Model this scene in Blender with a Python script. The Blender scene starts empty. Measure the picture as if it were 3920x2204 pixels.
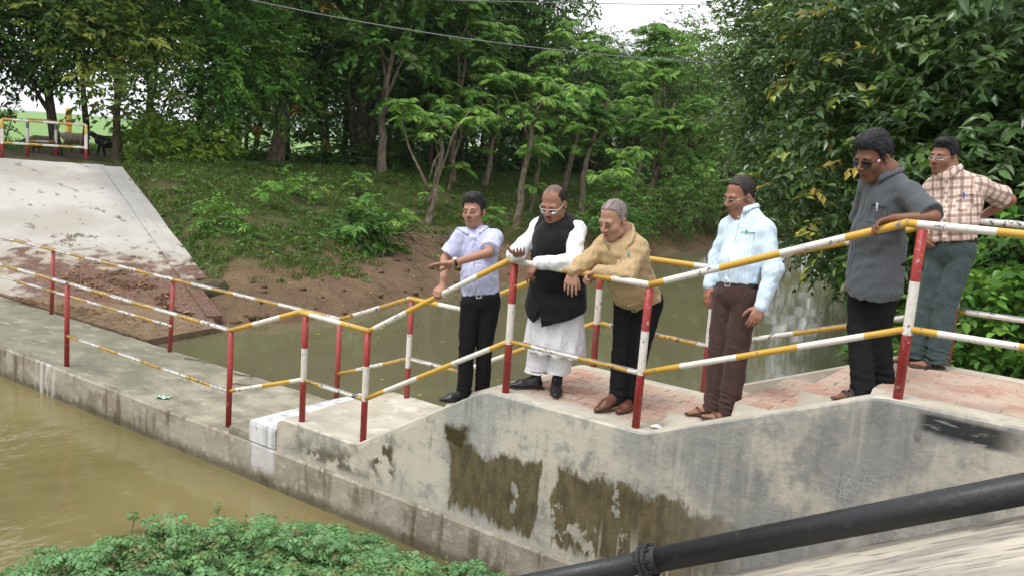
import bpy, bmesh, math, random, os
import numpy as np
from mathutils import Vector, Matrix

# ------------------------------------------------------------------ camera, sky, sun, exposure
scene = bpy.context.scene
COL = scene.collection
cam_d = bpy.data.cameras.new('camera'); cam = bpy.data.objects.new('camera', cam_d); COL.objects.link(cam)
cam_d.lens = 32.283; cam_d.sensor_width = 36.0; cam_d.clip_start = 0.05; cam_d.clip_end = 4000
_f = Vector((-0.5712, 0.8063, -0.1521)).normalized(); _r = Vector((0.8071, 0.5860, 0.0740))
_r = (_r - _f * _r.dot(_f)).normalized(); _u = _r.cross(_f)
CAM = Vector((10.863, -5.896, 3.102))
cam.matrix_world = Matrix(((_r.x, _u.x, -_f.x, CAM.x), (_r.y, _u.y, -_f.y, CAM.y), (_r.z, _u.z, -_f.z, CAM.z), (0, 0, 0, 1)))
scene.camera = cam

SUN_EL, SUN_AZ = math.radians(66), math.radians(196)      # azimuth measured from +Y towards +X
world = bpy.data.worlds.new('World'); scene.world = world; world.use_nodes = True
wn = world.node_tree; wn.nodes.clear()
w_out = wn.nodes.new('ShaderNodeOutputWorld'); w_bg = wn.nodes.new('ShaderNodeBackground')
w_sky = wn.nodes.new('ShaderNodeTexSky'); w_sky.sky_type = 'NISHITA'; w_sky.sun_disc = False
w_sky.sun_elevation = SUN_EL; w_sky.sun_rotation = SUN_AZ; w_sky.air_density = 1.0; w_sky.dust_density = 6.0; w_sky.ozone_density = 1.0
w_hs = wn.nodes.new('ShaderNodeHueSaturation'); w_hs.inputs['Saturation'].default_value = 0.12     # thin white overcast
w_mix = wn.nodes.new('ShaderNodeMix'); w_mix.data_type = 'RGBA'; w_mix.inputs[0].default_value = 0.85      # bright even cloud layer over the clear sky
wn.links.new(w_sky.outputs[0], w_hs.inputs['Color']); wn.links.new(w_hs.outputs[0], w_mix.inputs[6]); w_mix.inputs[7].default_value = (7.0, 7.1, 7.3, 1.0)
wn.links.new(w_mix.outputs[2], w_bg.inputs['Color'])
w_bg.inputs['Strength'].default_value = 0.15
wn.links.new(w_bg.outputs[0], w_out.inputs['Surface'])
sun_d = bpy.data.lights.new('sun', 'SUN'); sun_d.energy = 1.5; sun_d.angle = math.radians(24); sun_d.color = (1.0, 0.96, 0.9)
sun = bpy.data.objects.new('sun', sun_d); COL.objects.link(sun)
_sd = Vector((math.sin(SUN_AZ) * math.cos(SUN_EL), math.cos(SUN_AZ) * math.cos(SUN_EL), math.sin(SUN_EL)))
sun.rotation_euler = _sd.to_track_quat('Z', 'Y').to_euler()
sun.location = (0, 0, 40)

scene.view_settings.view_transform = 'Standard'
try: scene.view_settings.look = 'None'
except Exception: pass
scene.view_settings.exposure = 0.55; scene.view_settings.gamma = 1.0; scene.view_settings.use_curve_mapping = False
scene.cycles.max_bounces = 6; scene.cycles.diffuse_bounces = 3; scene.cycles.glossy_bounces = 3
scene.cycles.transmission_bounces = 4; scene.cycles.transparent_max_bounces = 4; scene.cycles.volume_bounces = 0
scene.cycles.caustics_reflective = False; scene.cycles.caustics_refractive = False
scene.cycles.use_denoising = True
try: scene.cycles.denoiser = 'OPENIMAGEDENOISE'
except Exception: pass

HAZE = 0.00022
rng = np.random.default_rng(7)
random.seed(7)

# ------------------------------------------------------------------ object helpers
def link(o, parent=None):
    COL.objects.link(o)
    if parent is not None: o.parent = parent
    return o
def tag(o, label=None, cat=None, group=None, kind=None):
    if label: o['label'] = label
    if cat: o['category'] = cat
    if group: o['group'] = group
    if kind: o['kind'] = kind
    return o
def thing(name, label, cat, loc=(0, 0, 0), rz=0.0, group=None):
    o = bpy.data.objects.new(name, None); COL.objects.link(o)
    o.location = loc; o.rotation_euler = (0, 0, rz); o.empty_display_size = 0.1
    return tag(o, label, cat, group)
def copy_tree(o, parent=None):
    c = o.copy(); COL.objects.link(c); c.parent = parent
    for ch in list(o.children): copy_tree(ch, c)
    return c
def meshobj(name, V, F, mats, parent=None, smooth=False, col=None, uv=None, midx=None, attrs=None):
    """V (n,3); F an int array (m,k) or a list of such arrays / of index lists."""
    me = bpy.data.meshes.new(name)
    V = np.asarray(V, np.float32)
    if isinstance(F, np.ndarray): F = [F]
    if len(F) and not isinstance(F[0], np.ndarray):
        cnt = np.array([len(f) for f in F], np.int32); flat = np.array([i for f in F for i in f], np.int32)
    else:
        F = [f for f in F if len(f)]
        cnt = np.concatenate([np.full(len(f), f.shape[1], np.int32) for f in F]); flat = np.concatenate([f.ravel() for f in F]).astype(np.int32)
    me.vertices.add(len(V)); me.vertices.foreach_set('co', V.ravel())
    me.loops.add(len(flat)); me.loops.foreach_set('vertex_index', flat)
    me.polygons.add(len(cnt)); st = np.zeros(len(cnt), np.int32); st[1:] = np.cumsum(cnt)[:-1]
    me.polygons.foreach_set('loop_start', st); me.polygons.foreach_set('loop_total', cnt)
    if midx is not None: me.polygons.foreach_set('material_index', np.asarray(midx, np.int32))
    me.polygons.foreach_set('use_smooth', np.full(len(cnt), bool(smooth)))
    me.update(calc_edges=True)
    if col is not None:
        a = me.color_attributes.new('Col', 'FLOAT_COLOR', 'POINT')
        c4 = np.ones((len(V), 4), np.float32); c4[:, :3] = col; a.data.foreach_set('color', c4.ravel())
    for k, v in (attrs or {}).items():
        a = me.attributes.new(k, 'FLOAT_VECTOR', 'POINT'); a.data.foreach_set('vector', np.asarray(v, np.float32).ravel())
    for m in (mats if isinstance(mats, (list, tuple)) else [mats]): me.materials.append(m)
    o = bpy.data.objects.new(name, me)
    return link(o, parent)

class MB:
    """collects simple shapes into one mesh"""
    def __init__(s): s.V = []; s.F = []; s.M = []; s.n = 0
    def add(s, V, F, m=0):
        V = np.asarray(V, float); s.V.append(V)
        for f in F: s.F.append([i + s.n for i in f]); s.M.append(m)
        s.n += len(V); return s
    def box(s, c, d, R=None, m=0, ch=0.0):
        c = np.asarray(c, float); h = np.asarray(d, float) / 2
        if ch <= 0:
            P = np.array([[x, y, z] for x in (-1, 1) for y in (-1, 1) for z in (-1, 1)]) * h
            F = [(0, 1, 3, 2), (4, 6, 7, 5), (0, 4, 5, 1), (2, 3, 7, 6), (0, 2, 6, 4), (1, 5, 7, 3)]
        else:   # top edges chamfered
            a = h.copy(); b = h - ch
            P = np.array([[-a[0], -a[1], -a[2]], [a[0], -a[1], -a[2]], [a[0], a[1], -a[2]], [-a[0], a[1], -a[2]],
                          [-a[0], -a[1], b[2]], [a[0], -a[1], b[2]], [a[0], a[1], b[2]], [-a[0], a[1], b[2]],
                          [-b[0], -b[1], a[2]], [b[0], -b[1], a[2]], [b[0], b[1], a[2]], [-b[0], b[1], a[2]]])
            F = [(3, 2, 1, 0), (0, 1, 5, 4), (1, 2, 6, 5), (2, 3, 7, 6), (3, 0, 4, 7), (4, 5, 9, 8), (5, 6, 10, 9), (6, 7, 11, 10), (7, 4, 8, 11), (8, 9, 10, 11)]
        if R is not None: P = P @ np.asarray(R, float).T
        return s.add(P + c, F, m)
    def tube(s, pts, rad, n=8, m=0, cap=True, mats=None):
        pts = np.asarray(pts, float); k = len(pts)
        rad = np.full(k, rad, float) if np.isscalar(rad) else np.asarray(rad, float)
        T = np.zeros_like(pts); T[1:-1] = pts[2:] - pts[:-2]; T[0] = pts[1] - pts[0]; T[-1] = pts[-1] - pts[-2]
        T /= np.linalg.norm(T, axis=1)[:, None] + 1e-9
        a = np.array([0, 0, 1.0]) if abs(T[0][2]) < .9 else np.array([1.0, 0, 0])
        V = []
        for i in range(k):
            x = np.cross(a, T[i]); x /= np.linalg.norm(x) + 1e-9; y = np.cross(T[i], x); a = y if abs(np.dot(a, T[i])) > .95 else a
            th = np.arange(n) * 2 * np.pi / n
            V.append(pts[i] + rad[i] * (np.cos(th)[:, None] * x + np.sin(th)[:, None] * y))
        V = np.concatenate(V); F = []; base = s.n
        s.V.append(V)
        for i in range(k - 1):
            for j in range(n):
                s.F.append([base + i * n + j, base + i * n + (j + 1) % n, base + (i + 1) * n + (j + 1) % n, base + (i + 1) * n + j])
                s.M.append(mats[i] if mats is not None else m)
        if cap:
            s.F.append([base + j for j in range(n)][::-1]); s.M.append(mats[0] if mats is not None else m)
            s.F.append([base + (k - 1) * n + j for j in range(n)]); s.M.append(mats[-1] if mats is not None else m)
        s.n += len(V); return s
    def ball(s, c, r, n=8, m=0):
        r = np.asarray((r, r, r) if np.isscalar(r) else r, float); V = [[0, 0, 1]]; k = max(3, n // 2)
        for i in range(1, k):
            p = math.pi * i / k
            V += [[math.sin(p) * math.cos(2 * math.pi * j / n), math.sin(p) * math.sin(2 * math.pi * j / n), math.cos(p)] for j in range(n)]
        V.append([0, 0, -1]); F = [(0, 1 + j, 1 + (j + 1) % n) for j in range(n)]
        for i in range(k - 2):
            F += [(1 + i * n + j, 1 + (i + 1) * n + j, 1 + (i + 1) * n + (j + 1) % n, 1 + i * n + (j + 1) % n) for j in range(n)]
        b = 1 + (k - 2) * n; F += [(b + j, len(V) - 1, b + (j + 1) % n) for j in range(n)]
        return s.add(np.array(V) * r + np.asarray(c, float), F, m)
    def build(s, name, mats, parent=None, smooth=False):
        return meshobj(name, np.concatenate(s.V), s.F, mats, parent, smooth, midx=s.M)

# ------------------------------------------------------------------ value noise in numpy
def _hsh(ix, iy, s):
    n = (ix * 374761393 + iy * 668265263 + s * 2147483647).astype(np.int64)
    n = (n ^ (n >> 13)) * 1274126177; n = n ^ (n >> 16)
    return (n & 0xffff) / 65535.0
def vn(x, y, s=0):
    x = np.asarray(x, float); y = np.asarray(y, float)
    ix = np.floor(x).astype(np.int64); iy = np.floor(y).astype(np.int64)
    fx = x - ix; fy = y - iy; fx = fx * fx * (3 - 2 * fx); fy = fy * fy * (3 - 2 * fy)
    a = _hsh(ix, iy, s); b = _hsh(ix + 1, iy, s); c = _hsh(ix, iy + 1, s); d = _hsh(ix + 1, iy + 1, s)
    return (a * (1 - fx) + b * fx) * (1 - fy) + (c * (1 - fx) + d * fx) * fy
def fbm(x, y, s=0, o=4):
    t = 0; a = .5
    for i in range(o): t = t + a * vn(x * 2 ** i, y * 2 ** i, s + i * 7); a *= .5
    return t
def unit(v): v = np.asarray(v, float); return v / (np.linalg.norm(v, axis=-1, keepdims=True) + 1e-12)

# ------------------------------------------------------------------ shader helpers
class NT:
    def __init__(s, name):
        s.mat = bpy.data.materials.new(name); s.mat.use_nodes = True; s.t = s.mat.node_tree; s.t.nodes.clear()
        s.out = s.n('ShaderNodeOutputMaterial'); s.p = s.n('ShaderNodeBsdfPrincipled'); s.l(s.p.outputs[0], s.out.inputs[0])
        s.pos = s.n('ShaderNodeTexCoord').outputs['Object']; s._xyz = None
    def n(s, t): return s.t.nodes.new(t)
    def l(s, a, b): s.t.links.new(a, b)
    def put(s, v, sock):
        if isinstance(v, bpy.types.NodeSocket): s.l(v, sock)
        elif isinstance(v, (tuple, list)): sock.default_value = tuple(v) + ((1.0,) if len(v) == 3 and len(sock.default_value) == 4 else ())
        else: sock.default_value = v
    def math(s, op, a, b=0.0, c=None):
        m = s.n('ShaderNodeMath'); m.operation = op; s.put(a, m.inputs[0]); s.put(b, m.inputs[1])
        if c is not None: s.put(c, m.inputs[2])
        return m.outputs[0]
    def xyz(s, v=None):
        if v is None:
            if s._xyz is None: q = s.n('ShaderNodeSeparateXYZ'); s.l(s.pos, q.inputs[0]); s._xyz = q.outputs
            return s._xyz
        q = s.n('ShaderNodeSeparateXYZ'); s.l(v, q.inputs[0]); return q.outputs
    def map(s, scale=(1, 1, 1), v=None, loc=(0, 0, 0), rot=(0, 0, 0)):
        m = s.n('ShaderNodeMapping'); s.l(s.pos if v is None else v, m.inputs[0]); m.inputs['Scale'].default_value = scale
        m.inputs['Location'].default_value = loc; m.inputs['Rotation'].default_value = rot; return m.outputs[0]
    def noise(s, scale, detail=4, v=None, rough=.55, dist=0.0):
        q = s.n('ShaderNodeTexNoise'); s.l(s.pos if v is None else v, q.inputs['Vector']); q.inputs['Scale'].default_value = scale
        q.inputs['Detail'].default_value = detail; q.inputs['Roughness'].default_value = rough; q.inputs['Distortion'].default_value = dist
        return q.outputs[0]
    def voro(s, scale, v=None, feature='F1', rnd=1.0):
        q = s.n('ShaderNodeTexVoronoi'); q.feature = feature; s.l(s.pos if v is None else v, q.inputs['Vector']); q.inputs['Scale'].default_value = scale
        q.inputs['Randomness'].default_value = rnd; return q.outputs['Distance']
    def step(s, v, a, b):
        m = s.n('ShaderNodeMapRange'); m.interpolation_type = 'SMOOTHSTEP'; s.put(v, m.inputs[0]); m.inputs[1].default_value = a; m.inputs[2].default_value = b
        return m.outputs[0]
    def mul(s, *a):
        r = a[0]
        for b in a[1:]: r = s.math('MULTIPLY', r, b)
        return r
    def mix(s, f, a, b, mode='MIX'):
        m = s.n('ShaderNodeMix'); m.data_type = 'RGBA'; m.blend_type = mode; s.put(f, m.inputs[0]); s.put(a, m.inputs[6]); s.put(b, m.inputs[7]); return m.outputs[2]
    def attr(s, name):
        a = s.n('ShaderNodeAttribute'); a.attribute_name = name; return a.outputs['Color'], a.outputs['Vector']
    def vary(s, c, amt, scale, detail=3):      # brightness variation about 1
        f = s.math('MULTIPLY_ADD', s.noise(scale, detail), 2 * amt, 1 - amt)
        m = s.n('ShaderNodeMix'); m.data_type = 'RGBA'; m.blend_type = 'MULTIPLY'; m.inputs[0].default_value = 1
        s.put(c, m.inputs[6]); cc = s.n('ShaderNodeCombineColor')
        for i in range(3): s.l(f, cc.inputs[i])
        s.l(cc.outputs[0], m.inputs[7]); return m.outputs[2]
    def box(s, x0, x1, z0, z1, sx=.08, sz=.08, jit=None):
        """soft rectangle mask in the X-Z plane of the object"""
        q = s.xyz(); X, Z = q[0], q[2]
        if jit is not None:
            X = s.math('ADD', X, jit); Z = s.math('ADD', Z, jit)
        return s.mul(s.step(X, x0 - sx, x0 + sx), s.step(X, x1 + sx, x1 - sx), s.step(Z, z0 - sz, z0 + sz), s.step(Z, z1 + sz, z1 - sz))
    def done(s, color, rough=.85, bump=None, dist=.01, strength=.5, spec=.3, metal=0.0):
        s.put(color, s.p.inputs['Base Color']); s.put(rough, s.p.inputs['Roughness']); s.p.inputs['Specular IOR Level'].default_value = spec
        s.p.inputs['Metallic'].default_value = metal
        if bump is not None:
            b = s.n('ShaderNodeBump'); b.inputs['Distance'].default_value = dist; b.inputs['Strength'].default_value = strength
            s.l(bump, b.inputs['Height']); s.l(b.outputs[0], s.p.inputs['Normal'])
        return s.mat
def plain(name, c, rough=.6, spec=.4, metal=0.0, amt=.15, scale=20, bump=0.0):
    m = NT(name); col = m.vary(c, amt, scale)
    return m.done(col, rough, m.noise(scale * 2, 4) if bump else None, bump or .01, .5, spec, metal)
# ------------------------------------------------------------------ materials of the setting
def mat_wall():
    m = NT('weathered_plaster'); X, Y, Z = m.xyz(); add = lambda a, b, k=1.0: m.math('ADD', a, m.math('MULTIPLY', b, k))
    n1 = m.noise(1.3, 6); n2 = m.noise(6, 6, None, .65); n3 = m.noise(34, 4); drip = m.noise(1.0, 5, m.map((9, 9, .8))); fine = m.noise(1.0, 4, m.map((30, 30, 1.3)))
    jit = m.math('MULTIPLY_ADD', m.noise(3.5, 6), .5, -.25); cen = lambda v, k: m.math('MULTIPLY_ADD', v, 2 * k, -k)
    # cream plaster with grey lichen bloom
    c = m.mix(m.step(add(n1, cen(n2, .12)), .42, .58), (.52, .475, .395), (.335, .33, .30))
    c = m.mix(m.mul(m.step(n2, .50, .64), .65), c, (.225, .23, .225))
    c = m.mix(m.mul(m.step(n3, .56, .70), .35), c, (.56, .52, .44))
    c = m.mix(m.mul(m.step(X, 7.4, 8.8), m.step(add(n1, cen(n2, .2)), .30, .55), .62), c, (.21, .21, .20))
    c = m.mix(m.mul(m.step(drip, .52, .62), m.step(fine, .42, .55), .28), c, (.54, .50, .42))
    c = m.mix(m.mul(m.step(drip, .45, .36), m.step(n2, .35, .6), .38), c, (.16, .155, .14))
    c = m.mix(m.mul(m.box(5.2, 13, .0, 3, .1, .1), m.step(fine, .40, .30), m.step(n1, .42, .55), .5), c, (.17, .165, .15))
    # crazed plaster
    crk = m.step(m.voro(24, None, 'DISTANCE_TO_EDGE'), .06, .015)
    c = m.mix(m.mul(crk, m.box(8.5, 10.0, .75, 1.45, .3, .2, jit), m.step(m.noise(2.6, 4), .46, .60), .45), c, (.50, .50, .475))
    # moss, ragged above and below, with pale runs through it
    jx = add(m.math('MULTIPLY_ADD', m.noise(2.6, 6, m.map((1.7, 1.7, 1.1)), .62), 1.3, -.65), m.math('MULTIPLY_ADD', fine, .22, -.11), 1.0); jl = add(jx, m.math('MULTIPLY_ADD', fine, .8, -.4), .8)
    m1 = m.mul(m.step(add(X, jx, .25), 6.20, 6.27), m.step(add(X, jx, .75), 9.05, 8.45), m.step(add(Z, jx, .42), .70, .63), m.step(add(Z, jl, .30), .0, .10))
    gap = m.mul(m.step(add(X, jx, .20), 7.13, 7.15), m.step(add(X, jx, .20), 7.30, 7.27))
    spots = m.step(m.noise(4.2, 5, m.map((1.3, 1, .9), loc=(.3, 0, .2)), .6), .60, .63); runs = m.mul(m.step(fine, .57, .62), m.step(Z, .5, .1), m.step(X, 7.3, 7.9))
    keep = m.mul(m.math('SUBTRACT', 1.0, m.math('MULTIPLY', gap, .85)), m.math('SUBTRACT', 1.0, m.math('MULTIPLY', spots, .75)), m.math('SUBTRACT', 1.0, m.math('MULTIPLY', runs, .7)))
    mc = m.mix(m.step(m.noise(6, 5, m.map((2.2, 2, .7)), .65), .36, .64), (.058, .043, .014), (.128, .094, .040)); mc = m.mix(m.mul(m.step(n3, .5, .65), .4), mc, (.065, .060, .022))
    thin = m.mul(m.step(X, 8.9, 8.1), .42); c = m.mix(m.mul(m1, keep, m.math('ADD', .50, thin)), c, mc)
    p2 = m.mul(m.box(6.19, 6.42, .62, .80, .03, .03, m.math('MULTIPLY', jit, .5)), m.step(n2, .36, .42)); p3 = m.mul(m.box(5.36, 5.62, .08, .42, .05, .08, m.math('MULTIPLY', jit, .7)), m.step(m.noise(5, 5), .48, .53), .9)
    c = m.mix(m.math('MAXIMUM', p2, p3), c, (.055, .040, .015))
    # algae along the foot of the landing, black paint smear, tar splashes
    c = m.mix(m.mul(m.box(4.35, 5.3, -.1, .17, .3, .09, m.math('MULTIPLY', jit, .6)), m.step(n2, .40, .52), .85), c, (.085, .08, .055))
    blk = m.mul(m.step(X, 9.78, 9.86), m.step(add(add(Z, m.math('SUBTRACT', X, 9.8), .05), jit, .25), 1.585, 1.625), m.step(X, 10.42, 10.2), m.step(m.noise(9, 5, m.map((.6, 1, 4)), .65), .34, .44))
    c = m.mix(m.mul(blk, m.step(Z, 1.735, 1.70), .93), c, (.018, .022, .024))
    spk = m.mul(m.step(m.voro(2.6, m.map((1.6, 1, .7))), .12, .09), m.box(8.9, 9.8, 1.25, 1.6, .2, .1)); c = m.mix(spk, c, (.03, .03, .032))
    c = m.mix(m.mul(m.step(Z, .06, .0), m.step(n2, .42, .52), .8), c, (.46, .43, .37))
    return m.done(c, .9, add(n2, n3, .45), .012, .6, .2)
def mat_lower():
    m = NT('rough_old_concrete'); X, Y, Z = m.xyz()
    n1 = m.noise(2.0, 6); n2 = m.noise(14, 5); n3 = m.noise(60, 3); drip = m.noise(1.0, 5, m.map((8, 8, .9)))
    up = m.step(Z, -.03, -.005)
    side = m.mix(m.step(n1, .35, .65), (.25, .215, .165), (.36, .325, .27))
    side = m.mix(m.mul(m.step(n2, .52, .66), .6), side, (.46, .43, .37))
    side = m.mix(m.mul(m.step(drip, .5, .62), m.step(n1, .62, .45), .7), side, (.10, .075, .04))
    side = m.mix(m.mul(m.step(m.math('ADD', Z, m.math('MULTIPLY', n2, .1)), -.22, -.34), .75), side, (.075, .065, .035))
    wash = m.mul(m.box(3.68, 4.05, -.26, .0, .03, .06, m.math('MULTIPLY_ADD', drip, .16, -.08)), m.step(drip, .3, .5), .75)
    side = m.mix(wash, side, (.60, .60, .62))
    wash2 = m.mul(m.step(X, -.62, -.5), m.step(X, -.05, -.15), m.step(drip, .47, .55))
    side = m.mix(wash2, side, (.5, .5, .48))
    top = m.mix(m.step(n1, .38, .62), (.19, .18, .135), (.33, .305, .235))
    top = m.mix(m.mul(m.step(X, 2.4, .2), .6), top, (.135, .138, .10))
    top = m.mix(m.mul(m.step(m.noise(3, 6, m.map((1, 2.5, 1)), .65), .52, .72), .55), top, (.47, .43, .335))
    top = m.mix(m.mul(m.step(n2, .56, .7), .5), top, (.13, .12, .08))
    c = m.mix(up, side, top)
    return m.done(c, .92, m.math('ADD', m.math('MULTIPLY', n3, .35), n2), .015, .6, .2)
def mat_deck():
    m = NT('pale_cement_screed'); X, Y, Z = m.xyz()
    n1 = m.noise(2.2, 6); n2 = m.noise(11, 5); n3 = m.noise(70, 3)
    c = m.mix(m.step(n1, .35, .65), (.50, .465, .395), (.385, .35, .28))
    c = m.mix(m.mul(m.step(n2, .55, .72), .6), c, (.30, .25, .18))
    c = m.mix(m.mul(m.step(m.noise(3.1, 4), .55, .7), .6), c, (.66, .63, .56))
    return m.done(c, .9, m.math('ADD', m.math('MULTIPLY', n3, .3), n2), .008, .5, .2)
def mat_brick():
    m = NT('worn_brick'); oi = m.n('ShaderNodeObjectInfo'); rnd = oi.outputs['Random']
    g = m.n('ShaderNodeNewGeometry').outputs['Position']
    n1 = m.noise(3.3, 5, g); n2 = m.noise(22, 4, g)
    c = m.mix(rnd, (.40, .225, .175), (.47, .32, .255))
    c = m.mix(m.mul(m.step(n1, .43, .58), .72), c, (.47, .385, .31))
    c = m.mix(m.mul(m.step(n2, .5, .68), .45), c, (.55, .46, .37))
    c = m.mix(m.mul(m.step(m.noise(1.4, 4, g), .48, .66), .65), c, (.33, .28, .22))
    return m.done(c, .92, n2, .006, .6, .2)
def mat_apron():
    m = NT('bleached_concrete'); X, Y, Z = m.xyz()
    n1 = m.noise(.55, 6); n2 = m.noise(3, 6); n3 = m.noise(20, 4)
    c = m.mix(m.step(n1, .38, .62), (.43, .415, .385), (.335, .315, .28))
    c = m.mix(m.mul(m.step(n2, .6, .72), .65), c, (.34, .31, .25))
    c = m.mix(m.mul(m.step(m.noise(1.5, 5, m.map((1, 2.2, 1))), .62, .68), .85), c, (.16, .15, .115))
    c = m.mix(m.mul(m.step(Z, .8, .15), m.step(n1, .3, .55), .55), c, (.30, .23, .155))
    e = m.math('SUBTRACT', m.math('MULTIPLY_ADD', X, -.382, 2.68), Y)      # distance from the right edge
    lit = m.mul(m.step(m.math('ADD', Z, m.math('MULTIPLY_ADD', n2, 1.1, -.55)), .62, .40), m.step(m.math('ADD', e, m.math('MULTIPLY_ADD', n2, 2.4, -1.2)), 3.0, 2.4))
    c = m.mix(m.mul(lit, .9), c, m.mix(m.step(n3, .4, .6), (.075, .034, .025), (.150, .080, .052)))
    c = m.mix(m.mul(m.step(Z, .7, 1.4), m.step(m.math('ADD', e, m.math('MULTIPLY_ADD', n2, .8, -.4)), .7, .1), .6), c, (.22, .225, .23))
    return m.done(c, .9, n3, .01, .5, .2)
def mat_revet():
    m = NT('streaked_concrete'); v = m.map((1.2, 6, 1.2))
    n1 = m.noise(1.3, 6, v); n2 = m.noise(5, 5, v); n3 = m.noise(60, 3)
    c = m.mix(m.step(n1, .38, .6), (.50, .45, .37), (.30, .27, .235))
    c = m.mix(m.mul(m.step(n2, .52, .64), .8), c, (.17, .155, .14))
    return m.done(c, .9, m.math('ADD', n2, m.math('MULTIPLY', n3, .3)), .012, .6, .2)
def mat_ground():
    m = NT('earth'); col, _ = m.attr('Col')
    n = m.noise(5, 6); f = m.noise(28, 5)
    c = m.vary(col, .38, 3.5, 6)
    c = m.mix(m.mul(m.step(f, .5, .7), .45), c, m.vary(col, .5, 16, 4), 'MULTIPLY')
    return m.done(c, .95, m.math('ADD', n, m.math('MULTIPLY', f, .5)), .09, .8, .15)
def mat_water(name, c1, c2, rip, scale, bumpd, rough=.06):
    m = NT(name); n = m.noise(.35, 4)
    c = m.mix(m.step(n, .35, .65), c1, c2)
    r = m.math('ADD', m.noise(scale, 3, m.map((1, .45, 1), rot=(0, 0, .5))), m.math('MULTIPLY', m.noise(scale * .23, 2), 1.6))
    k = m.step(m.noise(.3, 3, m.map((1, 1, 1), loc=(4, 9, 0))), .38, .62)
    m.done(c, rough, m.mul(r, m.math('MULTIPLY_ADD', k, rip, .35)), bumpd, .5, .5)
    m.p.inputs['IOR'].default_value = 1.42
    return m.mat
def mat_paint(name, c, chip, c_chip=(.16, .18, .205), topwear=0.0):
    m = NT(name); g = m.n('ShaderNodeNewGeometry'); P = g.outputs['Position']; N = m.xyz(g.outputs['Normal'])
    n1 = m.noise(26, 5, P); n2 = m.noise(7, 3, P)
    k = m.math('ADD', n1, m.math('MULTIPLY_ADD', n2, .35, -.17))
    w = m.step(k, chip + .02, chip - .01) if topwear == 0 else m.math('MAXIMUM', m.step(k, chip + .02, chip - .01), m.mul(m.step(m.math('ADD', N[2], m.math('MULTIPLY_ADD', n2, 1.6, -.8)), .62, .72), topwear))
    cc = m.vary(c, .14, 9, 4); cc = m.mix(m.mul(m.step(m.noise(45, 4, P), .52, .68), .35), cc, (.30, .26, .2))
    return m.done(m.mix(w, cc, c_chip), m.math('MULTIPLY_ADD', n1, .3, .3), m.math('SUBTRACT', 0.0, w), .002, .6, .4)
def mat_leaf(name, trans=.26, rough=.45, spec=.35):
    m = NT(name); col, _ = m.attr('Col'); c = m.vary(col, .2, 2.0, 2)
    m.done(c, rough, None, spec=spec)
    tr = m.n('ShaderNodeBsdfTranslucent'); mx = m.n('ShaderNodeMixShader'); mx.inputs[0].default_value = trans
    m.l(m.mix(.5, c, (.25, .40, .06)), tr.inputs[0]); m.l(m.p.outputs[0], mx.inputs[1]); m.l(tr.outputs[0], mx.inputs[2]); m.l(mx.outputs[0], m.out.inputs[0])
    return m.mat
def mat_bark(name, a, b):
    m = NT(name); v = m.map((7, 7, 1.6)); n = m.noise(3, 5, v)
    return m.done(m.mix(m.step(n, .35, .65), a, b), .95, m.noise(5, 5, v), .03, .9, .1)

M = {}
M['wall'] = mat_wall(); M['lower'] = mat_lower(); M['deck'] = mat_deck(); M['brick'] = mat_brick(); M['apron'] = mat_apron(); M['revet'] = mat_revet()
M['ground'] = mat_ground()
M['water_up'] = mat_water('olive_canal_water', (.122, .112, .066), (.142, .126, .074), .3, 2.2, .009)
M['water_dn'] = mat_water('ochre_canal_water', (.118, .105, .045), (.185, .155, .070), 1.6, 5.5, .022)
M['red'] = mat_paint('red_paint', (.31, .026, .024), .33, (.40, .30, .27))
M['white'] = mat_paint('white_paint', (.72, .68, .62), .345)
M['yellow'] = mat_paint('yellow_paint', (.56, .335, .045), .325)
M['white_worn'] = mat_paint('worn_white_paint', (.70, .66, .6), .395, (.085, .10, .125), .75)
M['yellow_worn'] = mat_paint('worn_yellow_paint', (.52, .31, .05), .395, (.085, .10, .125), .85)
M['red_dull'] = mat_paint('dull_red_paint', (.34, .045, .04), .38, (.17, .15, .14))
M['primer'] = mat_paint('grey_primer', (.12, .14, .165), .34, (.45, .33, .1))
M['leaf'] = mat_leaf('leaf'); M['leaf_gloss'] = mat_leaf('glossy_leaf', .2, .32, .5)
M['bark'] = mat_bark('bark', (.045, .035, .026), (.12, .095, .07)); M['bark_pale'] = mat_bark('pale_bark', (.10, .08, .055), (.26, .21, .155))
M['twig'] = plain('twig', (.12, .085, .055), .9)
M['pipe'] = None
def mat_pipe():
    m = NT('black_bitumen_paint'); n = m.noise(18, 5); f = m.noise(70, 3)
    c = m.mix(m.step(n, .55, .75), (.012, .013, .015), (.035, .036, .038))
    return m.done(c, m.math('MULTIPLY_ADD', n, .3, .30), m.math('ADD', f, m.math('MULTIPLY', n, .8)), .003, .5, .45)
M['pipe'] = mat_pipe()
def shore_far(Y): return np.interp(Y,[-40,-1,1.6,6,9,13,22,30,40,60],[-7,-7,-1.2,-.85,-1.4,-2.1,-2.9,-3.1,-1.5,4])
def shore_near(Y): return np.interp(Y,[1.5,4,8,15,25,40,60],[9.4,8.9,8.2,6.8,4.6,3.6,5])
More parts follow.
